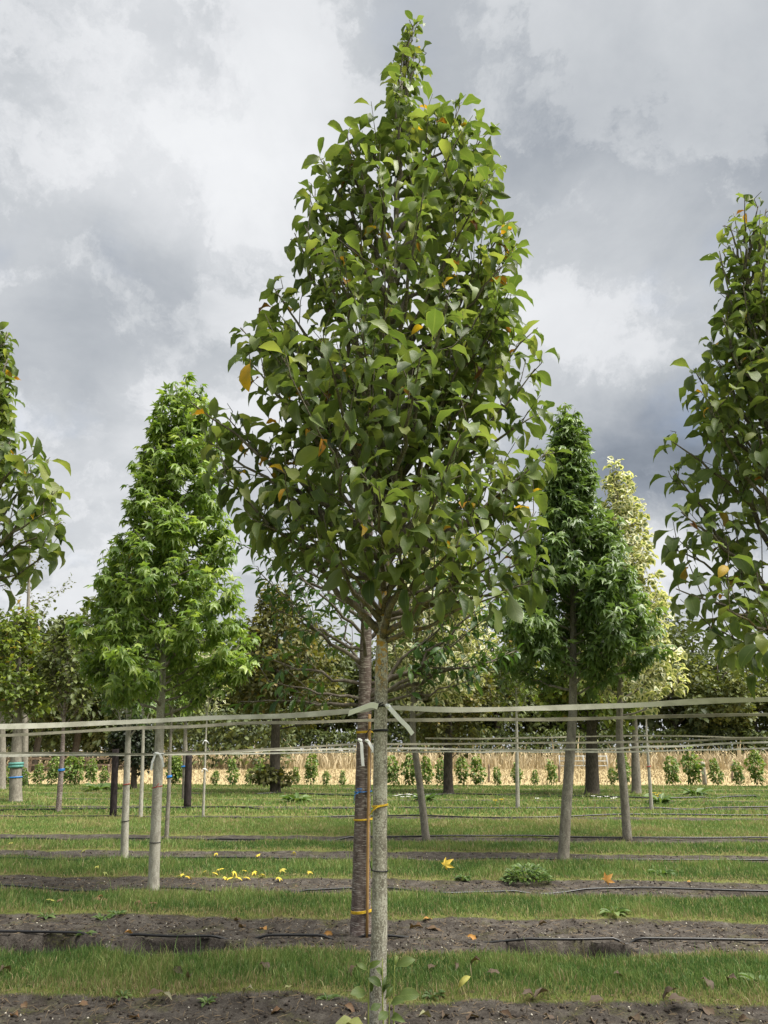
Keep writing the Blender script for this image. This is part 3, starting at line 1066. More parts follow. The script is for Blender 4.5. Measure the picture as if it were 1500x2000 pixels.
sucker([(719, 2004), (720, 1930), (719, 1895)], [(719, 1897, 697, 1878, -.03, .55), (719, 1895, 742, 1872, -.05, .55), (720, 1940, 685, 1938, -.1, .55), (720, 1905, 728, 1945, -.06, .2)], MAIN_Y - .13)
sucker([(750, 2006), (747, 1940), (747, 1872)], [(747, 1930, 722, 1905, -.06, .2), (747, 1935, 760, 1920, -.05, .1), (748, 1960, 722, 1972, -.05, .35), (747, 1945, 757, 1900, -.02, .25), (747, 1910, 735, 1880, .02, .5)], MAIN_Y - .16)
sucker([(769, 2000), (769, 1940), (771, 1885)], [(771, 1890, 812, 1868, -.04, .55), (771, 1888, 776, 1862, 0, .8), (769, 1948, 822, 1938, -.05, .55), (769, 1925, 750, 1950, -.08, .4)], MAIN_Y - .10)
sucker([(760, 2004), (760, 1975), (762, 1958)], [(761, 1962, 786, 1950, -.08, .5), (760, 1990, 788, 1985, -.1, .55), (760, 1975, 740, 1990, -.1, .4)], MAIN_Y - .2)

# grey cane fixed to the leader
mb = MB()
cp = interp_path([at(771, 640, MAIN_Y - .035), at(773, 440, MAIN_Y - .035), (at(785, 145, MAIN_Y - .035))], 14)
mb.tube(cp, .0115, 8, .02)
tag(mb.build('support_cane', M['cane_grey']), 'grey weathered cane tied to the leader in the top of the central magnolia', 'cane')

# ------------------------------------------------------------------ cherry behind the central magnolia
CY = float(gp(705, 1822).y)
c_tr = px_trunk([(705, 1822), (706, 1700), (710, 1500), (713, 1350), (716, 1200), (722, 1000), (735, 800), (745, 600)], CY, 50)
cherry = thing('cherry_tree', 'cherry tree with purple-brown banded trunk just behind the central magnolia', 'tree', Vector((c_tr[0, 0], c_tr[0, 1], 0)))
trunk_part(cherry, c_tr, [(0, .098), (.1, .084), (.3, .070), (.42, .058), (.6, .04), (.85, .018), (1, .006)], M['bark_cherry'], 20, .02)
rg = np.random.default_rng(77)
c_rows = [(600, 730, 760), (700, 660, 830), (800, 620, 880), (900, 590, 930), (1000, 560, 960), (1100, 520, 985), (1200, 520, 960), (1300, 540, 930), (1390, 600, 850)]
c_pr = profile(c_rows, c_tr, CY)
ex = [at(x, y, CY + d) for (x, y, d) in [(465, 1060, 0), (500, 1035, .2), (500, 1110, -.3), (525, 1180, -.2), (490, 1275, -.1), (470, 1370, .1), (520, 1330, -.3), (560, 1100, -.4), (970, 1290, 0), (1010, 1270, .1), (985, 1150, -.2), (1030, 1095, .1), (960, 1200, -.3), (930, 1330, -.2)]]
c_limbs, c_st = skeleton(c_tr, c_pr, 2.0, c_tr[-1, 2] - .7, 24, 1.1, rg, (.25, .6), 8, .066, extra=ex, inner=.36, sweep=.45)
limb_parts(c_limbs, cherry, M['bark_grey_limb'], lambda ln: min(.032, .008 + .011 * ln))
P, D, Nn, S, t = leaf_sets(c_st, rg, .15, (.8, 1.3), (.3, 1.1), .35, .5, .25, .2)
crown('cherry', P, D, Nn, S, t, M['cherry'], cherry, 250)
print('cherry leaves', len(P))

# bamboo stake and ties on the cherry trunk
sp = interp_path([at(717, 1800, CY - .10), at(719, 1600, CY - .095), at(722, 1395, CY - .09)], 16)
sp[0][2] = gh(sp[0][0], sp[0][1]) - .03
mb = MB()
rr = np.full(len(sp), .0135)
rr[4::4] *= 1.12
mb.tube(sp, rr, 10)
tag(mb.build('bamboo_stake', M['cane']), 'orange-brown bamboo stake tied along the purple-brown cherry trunk', 'stake')


def ring(name, label, cat, tr, Yd, py, rad, mat, thick=.006, tilt=0., turns=1, extra=None, grow=0., off=(0, 0)):
    """a tie wrapped round a trunk at the height seen at pixel row py"""
    z = at(750, py, Yd).z
    c = trunk_x(tr, z)
    mb = MB()
    for k in range(turns):
        a = np.linspace(0, 2 * math.pi, 25)
        rx = rad + grow
        P = np.stack([c[0] + off[0] + rx * np.cos(a), c[1] + off[1] + rad * np.sin(a), z + k * thick * 1.7 + tilt * np.cos(a)], -1)
        mb.tube(P, thick, 6, cap=False)
    if extra:
        for pts in extra:
            mb.tube([np.array([c[0], c[1], z]) + np.array(p) for p in pts], thick * .8, 5)
    return tag(mb.build(name, mat), label, cat)


ring('string_tie', 'yellow string round the cherry trunk just under the tape', 'tie', c_tr, CY - .08, 1431, .083, M['yellow_tie'], .004, .004, 3, off=(.006, -.012))
ring('string_tie', 'yellow string round cherry trunk and stake at knee-to-hip height', 'tie', c_tr, CY - .08, 1602, .094, M['yellow_tie'], .0045, .006, 2, off=(.01, -.012))
ring('string_tie', 'yellow string low on the cherry trunk near the soil', 'tie', c_tr, CY - .08, 1783, .102, M['yellow_tie'], .0045, .012, 3, off=(.01, -.012))
ring('string_tie', 'bright blue string knotted round the cherry trunk', 'tie', c_tr, CY - .08, 1547, .086, M['blue_tie'], .0045, .005, 1,
     [[(-.03, -.095, 0), (-.075, -.11, -.02), (-.085, -.10, -.10)], [(-.03, -.095, 0), (-.01, -.11, .03), (-.06, -.11, .03), (-.03, -.1, .0)]])
# white label straps on the cherry
mb = MB()
q = [at(700, 1445, CY - .10), at(706, 1452, CY - .115), at(707, 1470, CY - .115), at(709, 1496, CY - .11)]
mb.ribbon(interp_path(q, 10), .030, .0012, (1, 0, 0))
q = [at(718, 1446, CY - .10), at(724, 1456, CY - .13), at(733, 1472, CY - .12)]
mb.ribbon(interp_path(q, 8), .028, .0012, (.8, 0, .6))
for (x, y) in ((703, 1446), (717, 1447)):
    p = at(x, y, CY - .10)
    mb.tube([p + Vector((-.02, 0, .01)), p, p + Vector((.02, -.005, -.008))], [.012, .02, .012], 7)
tag(mb.build('label_strap', M['strap']), 'knotted white plastic straps hanging on the cherry trunk', 'strap')
# ties on the central magnolia trunk
ring('cable_tie', 'black cable tie with a loop round the magnolia trunk under the tape', 'tie', mag_tr, MAIN_Y, 1428, .050, M['black_tie'], .0045, .002, 2,
     [[(-.048, -.02, 0), (-.075, -.03, .01), (-.10, -.03, -.02), (-.098, -.03, -.055)]])
ring('cable_tie', 'thin black cable tie round the lower magnolia trunk', 'tie', mag_tr, MAIN_Y, 1700, .053, M['black_tie'], .0035, -.002, 1, [[(-.053, -.01, 0), (-.06, -.02, .03), (-.062, -.02, .055)]])
ring('string_tie', 'yellow string knotted round the magnolia trunk at mid height', 'tie', mag_tr, MAIN_Y, 1574, .0515, M['yellow_tie'], .0035, .006, 2,
     [[(-.01, -.053, 0), (-.045, -.06, -.025), (-.07, -.03, -.055)], [(0, -.053, 0), (-.04, -.055, -.012), (-.068, -.03, -.05)]])
ring('cable_tie', 'black cord tying the tape to the magnolia trunk', 'tie', mag_tr, MAIN_Y, 1380, .050, M['black_tie'], .005, 0, 1,
     [[(-.03, -.052, 0), (.0, -.056, .018), (.015, -.056, .024)], [(-.045, -.05, .015), (-.015, -.058, -.006), (.02, -.056, .012)]])

# ------------------------------------------------------------------ sweetgums
def broad_tree(name, label, trunk_px, rows, Yd, rad, leafmat, barkmat, kind, n_limbs, h0_px, rise, leaf, seed, singles, group, tw=(.25, .6), ntw=7, gap=.07, droop=(.2, .9), t_mu=.5, sweep=.6, extra=(), tipsmall=.15, h1off=.5, inner=.25, limbmat=None, jit=.35, cat='tree', flare=1.25):
    rg = np.random.default_rng(seed)
    tr = px_trunk(trunk_px, Yd, 48)
    tree = thing(name, label, cat, Vector((tr[0, 0], tr[0, 1], 0)), group)
    trunk_part(tree, tr, [(0, rad), (.2, rad * .88), (.5, rad * .55), (.85, rad * .2), (1, .006)], barkmat, 16, .02, flare=flare)
    pr = profile(rows, tr, Yd)
    h0 = at(750, h0_px, Yd).z
    ex = [at(x, y, Yd + d) for (x, y, d) in extra]
    limbs, st = skeleton(tr, pr, h0, tr[-1, 2] - h1off, n_limbs, rise, rg, tw, ntw, gap, extra=ex, inner=inner, sweep=sweep)
    limb_parts(limbs, tree, limbmat or barkmat, lambda ln: min(rad * .4, .006 + .010 * ln))
    P, D, Nn, S, t = leaf_sets(st, rg, leaf, (.7, 1.3), droop, jit, t_mu, .24, tipsmall, tmax=.95, odd=.004)
    crown(kind, P, D, Nn, S, t, leafmat, tree, singles)
    print(name, len(P))
    return tree, tr


AY = float(gp(300, 1735).y)
A_tree, A_tr = broad_tree('sweetgum_tree', 'bright green sweetgum tree with pale trunk left of the centre', [(300, 1735), (304, 1620), (312, 1430), (322, 1200), (335, 1000), (350, 840), (364, 730)],
                          [(722, 352, 374), (750, 338, 392), (800, 310, 405), (850, 292, 425), (900, 265, 432), (950, 255, 438), (1000, 250, 445), (1050, 238, 455), (1100, 205, 475), (1150, 188, 485), (1200, 168, 498),
                           (1250, 145, 495), (1300, 138, 488), (1350, 150, 475), (1400, 175, 420), (1440, 200, 360)], AY, .068, M['sweetgum_bright'], M['bark_pale'], 'sweetgum', 90, 1405, .62, .125, 21, 300,
                          'sweetgum trees', (.18, .46), 14, .033, (.3, 1.1), .58, .55, limbmat=M['bark_grey'])
QY = float(gp(1100, 1678).y)
broad_tree('sweetgum_tree', 'dark green sweetgum tree with curved grey trunk right of the centre', [(1099, 1678), (1106, 1580), (1115, 1450), (1119, 1370), (1119, 1200), (1115, 1000), (1108, 860), (1104, 785)],
           [(775, 1097, 1113), (800, 1092, 1122), (850, 1080, 1142), (900, 1070, 1152), (950, 1065, 1158), (1000, 1058, 1180), (1050, 1030, 1203), (1100, 1012, 1230), (1150, 985, 1248), (1200, 935, 1280),
            (1250, 920, 1302), (1300, 922, 1300), (1340, 950, 1285), (1385, 1030, 1210)], QY, .088, M['sweetgum_deep'], M['bark_grey'], 'sweetgum', 90, 1362, .75, .152, 22, 300,
           'sweetgum trees', (.22, .60), 14, .040, (.3, 1.1), .45, .55)

# ------------------------------------------------------------------ variegated trees and other young trees behind
RY2 = float(gp(1225, 1637).y)
VG = 'cream-edged trees'
broad_tree('variegated_tree', 'cream-edged variegated tree behind the dark sweetgum', [(1225, 1637), (1218, 1540), (1210, 1440), (1212, 1300), (1210, 1100), (1203, 900)],
           [(892, 1196, 1212), (950, 1184, 1232), (1000, 1172, 1255), (1050, 1165, 1260), (1100, 1155, 1275), (1150, 1150, 1300), (1200, 1148, 1312), (1250, 1140, 1330), (1290, 1130, 1352), (1330, 1140, 1345), (1380, 1170, 1290), (1410, 1190, 1250)],
           RY2, .085, M['variegated'], M['bark_grey'], 'ovate', 60, 1405, .9, .20, 31, 200, VG, (.3, .75), 11, .07, (.2, 1.0), jit=.6)
OY = float(gp(833, 1637).y)
broad_tree('variegated_tree', 'cream-edged variegated tree on a leaning trunk right of the magnolia trunk', [(833, 1637), (822, 1550), (811, 1470), (806, 1430), (810, 1300), (830, 1100), (850, 960)],
           [(960, 840, 860), (1050, 800, 910), (1150, 775, 950), (1200, 765, 965), (1300, 755, 975), (1350, 765, 965), (1390, 780, 940), (1420, 790, 870)], OY, .075, M['variegated'], M['bark_grey'], 'ovate', 54, 1405, .8, .19, 32, 200, VG, (.3, .75), 11, .07, (.2, 1.0), jit=.6)
SPEC = [
    # name, label, trunk px, rows, radius, leaf mat, bark, kind, limbs, h0, leaf, group
    ('variegated_tree', 'slim pale-trunked sapling with white tags and cream-edged leaves', [(397, 1596), (400, 1500), (403, 1420), (410, 1330), (415, 1230)], [(1235, 410, 420), (1290, 385, 438), (1340, 375, 446), (1400, 385, 440), (1430, 395, 415)], .034, 'variegated', 'bark_pale', 'ovate', 20, 1415, .15, VG),
    ('young_tree', 'young tree with a forked pale trunk and red mark left of the sweetgum trunk', [(243, 1680), (246, 1560), (250, 1450), (252, 1330), (250, 1180), (240, 1060)], [(1070, 232, 250), (1130, 205, 280), (1200, 190, 300), (1300, 180, 310), (1390, 190, 300), (1440, 210, 280)], .06, 'sweetgum_deep', 'bark_pale', 'sweetgum', 34, 1450, .14, None),
    ('young_tree', 'slender grey-trunked tree with a blue tag behind the pale sweetgum trunk', [(325, 1641), (330, 1540), (333, 1450), (340, 1330), (350, 1200)], [(1210, 340, 360), (1280, 310, 380), (1360, 310, 385), (1430, 320, 360)], .042, 'sweetgum_bright', 'bark_grey', 'sweetgum', 20, 1440, .13, None),
    ('young_tree', 'thin pale tree standing between the forked trunk and the sweetgum', [(275, 1597), (278, 1500), (280, 1420), (282, 1300), (285, 1180)], [(1190, 278, 292), (1270, 250, 310), (1350, 245, 315), (1420, 262, 300)], .052, 'sweetgum_bright', 'bark_pale', 'sweetgum', 18, 1420, .16, None),
    ('young_tree', 'brown leaning trunk with a blue tag at the left', [(114, 1585), (120, 1500), (124, 1420), (130, 1320), (135, 1200)], [(1210, 125, 145), (1270, 85, 180), (1350, 70, 190), (1410, 85, 180), (1430, 105, 150)], .075, 'wood', 'bark_cherry', 'ovate', 30, 1420, .2, None),
    ('maple_tree', 'yellow-green maple with thick grey trunk banded in blue and teal', [(31, 1566), (31, 1490), (34, 1420), (36, 1320), (40, 1200)], [(1200, 20, 60), (1260, -40, 90), (1330, -60, 105), (1400, -50, 110), (1440, -20, 100)], .20, 'maple', 'bark_grey', 'ovate', 40, 1430, .24, None),
    ('young_tree', 'grey trunk at the very left edge', [(3, 1543), (4, 1480), (4, 1420), (2, 1300), (0, 1200)], [(1210, -8, 8), (1300, -60, 40), (1400, -50, 40), (1430, -20, 20)], .17, 'wood', 'bark_grey', 'ovate', 22, 1420, .28, None),
    ('oak_tree', 'olive-brown tree with dark trunk and a leafy skirt left of the cherry trunk', [(538, 1550), (537, 1480), (539, 1400), (540, 1300), (538, 1150)], [(1160, 520, 560), (1220, 480, 620), (1300, 450, 670), (1370, 450, 690), (1420, 480, 650), (1450, 510, 570)], .22, 'oak', 'bark_dark', 'ovate', 48, 1430, .26, None),
    ('hornbeam_tree', 'dark-trunked tree with flared foot and low yellowing leaves right of the magnolia', [(876, 1549), (875, 1500), (876, 1420), (878, 1330), (878, 1220)], [(1225, 860, 900), (1290, 800, 960), (1370, 780, 985), (1430, 800, 970), (1480, 840, 915), (1510, 850, 880)], .20, 'oak', 'bark_dark', 'ovate', 46, 1490, .24, None),
    ('maple_tree', 'yellow-green maple with thick dark trunk and flared foot behind the dark sweetgum', [(1157, 1553), (1156, 1480), (1155, 1400), (1154, 1330), (1150, 1220)], [(1225, 1130, 1175), (1290, 1060, 1240), (1370, 1040, 1260), (1420, 1060, 1230), (1450, 1110, 1190)], .27, 'maple', 'bark_dark', 'ovate', 46, 1440, .28, None),
    ('young_tree', 'grey ringed trunk behind the variegated tree on the right', [(1243, 1549), (1241, 1480), (1240, 1400), (1242, 1300)], [(1305, 1230, 1255), (1350, 1210, 1280), (1400, 1215, 1270), (1425, 1230, 1250)], .19, 'wood', 'bark_grey', 'ovate', 20, 1410, .26, None),
    ('young_tree', 'pale thin leaning sapling with a red mark on the right', [(1272, 1579), (1268, 1510), (1263, 1440), (1262, 1380), (1262, 1300)], [(1310, 1255, 1270), (1350, 1245, 1290), (1400, 1250, 1285), (1425, 1256, 1272)], .055, 'variegated', 'bark_pale', 'ovate', 14, 1410, .18, None),
    ('young_tree', 'slim pale trunk standing alone left of the dark sweetgum trunk', [(1011, 1578), (1010, 1500), (1009, 1410), (1008, 1330), (1005, 1220)], [(1230, 998, 1012), (1290, 970, 1045), (1360, 960, 1050), (1400, 975, 1040), (1412, 995, 1020)], .062, 'maple', 'bark_pale', 'ovate', 22, 1400, .19, None),
    ('yew_tree', 'small blackish-green bushy tree behind the forked pale trunk', [(261, 1541), (262, 1500), (262, 1460), (262, 1380)], [(1385, 255, 270), (1430, 225, 300), (1470, 205, 305), (1500, 205, 300), (1520, 225, 285), (1530, 250, 272)], .14, 'dark', 'bark_dark', 'ovate', 44, 1525, .22, None),
    ('young_tree', 'grey trunk with blue tag behind the dark post', [(362, 1560), (362, 1500), (362, 1430), (365, 1330)], [(1340, 355, 375), (1380, 335, 395), (1420, 340, 390), (1440, 355, 370)], .12, 'wood', 'bark_grey', 'ovate', 16, 1430, .22, None),
    ('young_tree', 'thin grey birch-like tree with sparse leaves rising at the left', [(48, 1535), (50, 1350), (56, 1150), (60, 1000), (66, 930)], [(940, 60, 80), (1000, 30, 130), (1080, 0, 150), (1150, 0, 150), (1300, 0, 140), (1420, 10, 120)], .16, 'wood', 'bark_grey', 'ovate', 20, 1400, .20, None),
]
TREES = {}
for k, (nm, lab, tpx, rows, rad, lm, bk, kind, nlimb, h0p, leaf, grp) in enumerate(SPEC):
    Yd = float(gp(*tpx[0]).y)
    sparse = 'birch' in lab
    o, tr_ = broad_tree(nm, lab, tpx, rows, Yd, rad, M[lm], M[bk], kind, nlimb, h0p, 1.1 if not sparse else 2.2, leaf, 100 + k, 0, grp, (.25 * (1 + Yd / 40), .6 * (1 + Yd / 40)), 11 if not sparse else 5,
                       .065 * (1 + Yd / 60) if not sparse else .22, (.1, .8), h1off=.4, jit=.5, flare=1.5 if 'flared' in lab else 1.2)
    TREES[lab] = (o, tr_, Yd)

# leafy skirt on the oak, a part of it
def leaf_cloud(c, rad, n, rg, leaf, squash=(1, 1, 1), lumps=9, lump_r=.4):
    c = np.array(tuple(c), float)
    cs = rg.normal(size=(lumps, 3))
    cs /= np.linalg.norm(cs, axis=1)[:, None]
    cs *= rg.uniform(.25, .8, (lumps, 1))
    w = rg.integers(0, lumps, n)
    q = rg.normal(size=(n, 3))
    q /= np.linalg.norm(q, axis=1)[:, None]
    q *= (rg.random((n, 1)) ** .45) * lump_r
    P = (cs[w] + q) * np.array(squash) * rad + c
    D = q / lump_r + rg.normal(0, .5, (n, 3)) + np.array([0, 0, -.25])
    Nn = np.array([0, 0, 1.]) + rg.normal(0, .55, (n, 3))
    S = leaf * rg.uniform(.6, 1.2, n)
    t = np.clip(rg.normal(.45, .2, n) + (cs[w][:, 2]) * .22, 0, .97)
    return P, D, Nn, S, t


o, tr_, Yd = TREES[SPEC[7][1]]
P, D, Nn, S, t = leaf_cloud(at(537, 1512, Yd), .9, 420, np.random.default_rng(5), .22, (1, .8, .42), 12, .45)
crown('ovate', P, D, Nn, S, t, M['oak'], o, 0, 'trunk_skirt')

# tags and marks
def tree_of(lab):
    return TREES[lab]


def band(lab, py, mat, label, cat='tie', thick=.02, name='trunk_band', pad=1.04, n=2):
    o, tr_, Yd = TREES[lab]
    z = at(750, py, Yd).z
    rad = [s for s in SPEC if s[1] == lab][0][4]
    ring(name, label, cat, tr_, Yd, py, rad * .93 * pad, mat, thick, .01, n)


band(SPEC[5][1], 1518, M['blue_tie'], 'blue band round the thick grey maple trunk at left', n=1)
band(SPEC[5][1], 1497, M['teal_tie'], 'teal wrapping round the thick grey maple trunk at left', thick=.05, n=2)
band(SPEC[4][1], 1505, M['blue_tie'], 'blue tag round the brown leaning trunk at left', thick=.018)
band(SPEC[2][1], 1518, M['blue_tie'], 'blue tag round the slender trunk behind the sweetgum', thick=.012)
band(SPEC[1][1], 1532, M['red_tie'], 'red mark round the forked pale trunk', thick=.006, n=1)
band(SPEC[11][1], 1497, M['red_tie'], 'red mark round the pale leaning sapling on the right', thick=.014, n=1)
band(SPEC[14][1], 1497, M['blue_tie'], 'blue tag round the grey trunk behind the dark post', thick=.03, n=1)
band(SPEC[1][1], 1604, M['black_tie'], 'black tie round the forked pale trunk', thick=.006, n=1)
ring('cable_tie', 'black tie round the pale trunk of the bright sweetgum', 'tie', A_tr, AY, 1645, .066, M['black_tie'], .005)
ring('paint_mark', 'red mark round the pale trunk of the bright sweetgum', 'mark', A_tr, AY, 1537, .062, M['red_tie'], .005, .012, 1, [[(0, -.06, -.01), (.02, -.066, .03), (.035, -.055, .045)]])
# white knots on trunks
def knot(tr, Yd, py, rad, label, ln=.2):
    z = at(750, py, Yd).z
    c = trunk_x(tr, z)
    mb = MB()
    p = np.array([c[0], c[1] - rad - .01, z])
    a = np.linspace(0, 2 * math.pi, 17)
    mb.tube(np.stack([c[0] + (rad + .004) * np.cos(a), c[1] + (rad + .004) * np.sin(a), z + 0 * a], -1), .008, 5, cap=False)
    mb.tube([p + (-.03, 0, .01), p, p + (.03, 0, -.005)], [.012, .022, .012], 7)
    mb.ribbon([p + (-.02, 0, 0), p + (-.05, -.01, -ln * .5), p + (-.055, -.005, -ln)], .026, .0015, (1, 0, 0))
    mb.ribbon([p + (.03, 0, 0), p + (.075, -.01, -ln * .35), p + (.095, .005, -ln * .8)], .026, .0015, (.9, 0, .4))
    tag(mb.build('label_strap', M['strap']), label, 'strap')


knot(A_tr, AY, 1472, .058, 'white strap knotted on the pale sweetgum trunk', .2)
o, tr_, Yd = TREES[SPEC[0][1]]
for (py, lb) in ((1447, 'upper white tag on the slim pale sapling'), (1502, 'lower white tag on the slim pale sapling')):
    knot(tr_, Yd, py, .034, lb, .08)

# ------------------------------------------------------------------ tapes strung along the rows
def tape(pts, Yc, w, mat, label, twist=0., n=40):
    """pts in pixels; Yc = row line at x=0"""
    P = []
    for (x, y) in pts:
        d = ray(x, y)
        # intersect with the row plane Y + YAW X = Yc
        k = Yc / (d.y + YAW * d.x)
        P.append(np.array([0, 0, EYE]) + np.array(d) * k)
    P = interp_path(P, n * 2)
    u = np.linspace(0, 1, len(P))
    P[:, 2] += (vnoise(P[:, 0] * 1.7 + Yc, 0 * u, 23) - .5) * .022
    ang = twist * np.sin(u * 5.0) + .35 * (vnoise(P[:, 0] * 1.1, 0 * u + Yc, 37) - .5)
    S = np.stack([0 * u, np.sin(ang), np.cos(ang)], -1)
    mb = MB()
    mb.ribbon(P, w * (.82 + .36 * vnoise(P[:, 0] * 2.3, 0 * u + Yc, 29)), .0012, S)
    return tag(mb.build('tie_tape', mat), label, 'tape', 'tapes strung between the trees')


T1 = MAIN_Y + YAW * (-.02) + .07
tape([(-260, 1430), (0, 1419), (350, 1406), (690, 1390), (745, 1384), (1000, 1384), (1250, 1377), (1500, 1368), (1780, 1360)], T1, .035, M['tape'], 'broad pale tape of the front row tied at the magnolia trunk', .25, 70)
T2 = CY - .16
tape([(-260, 1446), (0, 1436), (350, 1419), (700, 1407), (1000, 1407), (1250, 1402), (1500, 1397), (1780, 1392)], T2, .031, M['tape_dull'], 'second tape, running just below the front one at the cherry row', .35, 60)
T3 = AY - .08
tape([(-200, 1474), (0, 1470), (307, 1472), (500, 1464), (700, 1455), (1000, 1453), (1250, 1449), (1500, 1441), (1700, 1436)], T3, .024, M['tape_dull'], 'thin tape passing the pale sweetgum trunk', .3, 60)
T4 = QY - .09
tape([(-200, 1480), (60, 1476), (300, 1473), (700, 1463), (1115, 1464), (1500, 1449), (1700, 1446)], T4, .026, M['tape'], 'thin pale tape fixed to the dark sweetgum trunk', .2, 60)
tape([(-100, 1474), (330, 1474), (700, 1469), (805, 1468), (1220, 1468), (1500, 1462), (1600, 1461)], RY2 - .1, .028, M['tape'], 'lowest thin pale tape, passing the leaning variegated trunk', .15, 50)
tape([(830, 1442), (1000, 1442), (1250, 1437), (1500, 1441), (1650, 1441)], 19.0, .035, M['tape_dull'], 'faint far tape on the right below the tree crowns', .1, 30)

# loose strap ends at the knot on the central trunk
yk = MAIN_Y - .06
mb = MB()
mb.ribbon(interp_path([at(738, 1380, yk), at(725, 1377, yk - .02), at(705, 1384, yk - .04), at(681, 1393, yk - .05)], 12), .040, .0014, (.25, -.35, .9))
tag(mb.build('strap_end', M['strap']), 'broad white strap end sticking out left of the magnolia trunk', 'strap')
mb = MB()
mb.ribbon(interp_path([at(756, 1378, yk + .02), at(764, 1386, yk - .02), at(780, 1404, yk - .03), at(796, 1420, yk - .03), at(806, 1434, yk - .02)], 14), .030, .0014, (.75, -.2, .62))
p = at(758, 1380, yk)
mb.tube([p + Vector((-.015, .01, .012)), p, p + Vector((.02, 0, -.01))], [.010, .018, .010], 7)
tag(mb.build('strap_end', M['strap']), 'narrow white strap end hanging right of the magnolia trunk', 'strap')

# ------------------------------------------------------------------ drip hoses
def hose(Yrow, pts, rad, label, dz=.0, buried=None):
    P = []
    for (x, y) in pts:
        g_ = gp(x, y, .02)
        P.append(np.array(g_))
    P = interp_path(P, 150)
    P[:, 2] = np.maximum(ground_h(P[:, 0], P[:, 1]) + rad * .8, 0) * .0 + np.array([gh(a, b) for a, b in P[:, :2]]) + rad * .7 + dz
    P[:, 2] = np.maximum(P[:, 2], -.012 + dz * .5)
    # a hose is stiff: it bridges hollows
    for _ in range(2):
        k = np.ones(7) / 7
        zz = np.convolve(np.pad(P[:, 2], 3, mode='edge'), k, 'valid')
        P[:, 2] = np.maximum(P[:, 2] * .3 + zz * .7, zz)
    bur = vnoise(P[:, 0] * .9 + Yrow * 7.3, P[:, 1] * 0 + Yrow, 17)
    if buried:
        pxx = np.array([proj(p)[0] for p in P])
        bur = np.zeros(len(P))
        for (a_, b_) in buried:
            bur = np.maximum(bur, np.clip(1.4 - np.abs(pxx - (a_ + b_) / 2) / ((b_ - a_) / 2), 0, 1))
    else:
        bur = np.clip((bur - .62) * 5, 0, 1)
    P[:, 2] -= bur * (.035 + rad)
    mb = MB()
    mb.tube(P, rad, 8)
    return tag(mb.build('drip_hose', M['hose']), label, 'hose', 'drip hoses along the rows')


hose(7.5, [(-250, 1811), (0, 1813), (170, 1817), (340, 1822), (520, 1820), (690, 1822), (880, 1824), (1100, 1828), (1240, 1826), (1500, 1830), (1750, 1832)], .0115, 'black drip hose bridging the holes in the soil of the cherry row', .012, [(172, 246), (432, 508), (640, 700), (800, 992), (1208, 1238)])
hose(9.9, [(-250, 1722), (0, 1725), (100, 1735), (170, 1738), (320, 1731), (420, 1731), (500, 1738), (640, 1733), (760, 1731), (850, 1741), (940, 1738), (1050, 1736), (1180, 1731), (1270, 1730), (1500, 1736), (1750, 1738)], .0125, 'black drip hose winding over the soil of the pale sweetgum row', .016)
hose(12.5, [(-200, 1672), (0, 1675), (130, 1677), (400, 1676), (640, 1675), (900, 1674), (1090, 1675), (1300, 1676), (1500, 1677), (1700, 1678)], .0135, 'black drip hose on the soil of the dark sweetgum row', .018)
hose(14.8, [(-150, 1638), (0, 1640), (300, 1637), (550, 1639), (750, 1634), (1000, 1632), (1250, 1635), (1500, 1635), (1650, 1636)], .016, 'black drip hose on the soil of the leaning variegated row', .03)
hose(19.3, [(-100, 1595), (250, 1593), (500, 1596), (750, 1592), (1000, 1595), (1250, 1592), (1500, 1593), (1600, 1593)], .018, 'far black drip hose before the dark posts', .02)
hose(22.6, [(-100, 1584), (150, 1581), (380, 1578), (600, 1580), (850, 1578), (1250, 1577), (1600, 1576)], .02, 'farther black drip hose beside the brown leaning trunk', .025)
hose(29, [(500, 1552), (560, 1551), (700, 1556), (850, 1553), (900, 1552), (1100, 1556), (1300, 1560), (1500, 1556)], .024, 'farthest black drip hose looping past the flared dark trunks', .035)

# ------------------------------------------------------------------ posts, saplings, fences
def post(px, ptop, pbot, rad, mat, label, name='wooden_post', group=None):
    b = gp(px[0], pbot)
    t_ = at(px[1], ptop, b.y)
    b.z = -.05
    mb = MB()
    P = interp_path([b, (b + t_) / 2, t_], 8)
    mb.tube(P, np.linspace(rad * 1.05, rad * .95, len(P)), 12, .02)
    return tag(mb.build(name, mat), label, 'post', group)


post((221, 226), 1463, 1594, .085, M['post_dark'], 'dark wooden post left of the forked pale trunk')
post((366, 369), 1467, 1579, .105, M['post_dark'], 'dark wooden post between the sweetgum trunk and the slim sapling')
post((1377, 1372), 1488, 1533, .10, M['bark_pale'], 'pale leaning stake among the saplings on the right', 'wooden_stake')
for (x, lab) in ((137, 'left of the dark posts'), (212, 'next to the blackish bush'), (900, 'right of the magnolia trunk'), (955, 'beside the second sapling right of the magnolia'), (1092, 'left of the dark sweetgum trunk'), (1225, 'behind the variegated trunk'), (1430, 'near the right edge')):
    post((x, x), 1493, 1528, .05, M['rail'], 'thin wire-fence post ' + lab, 'fence_post', 'wire fence posts behind the saplings')

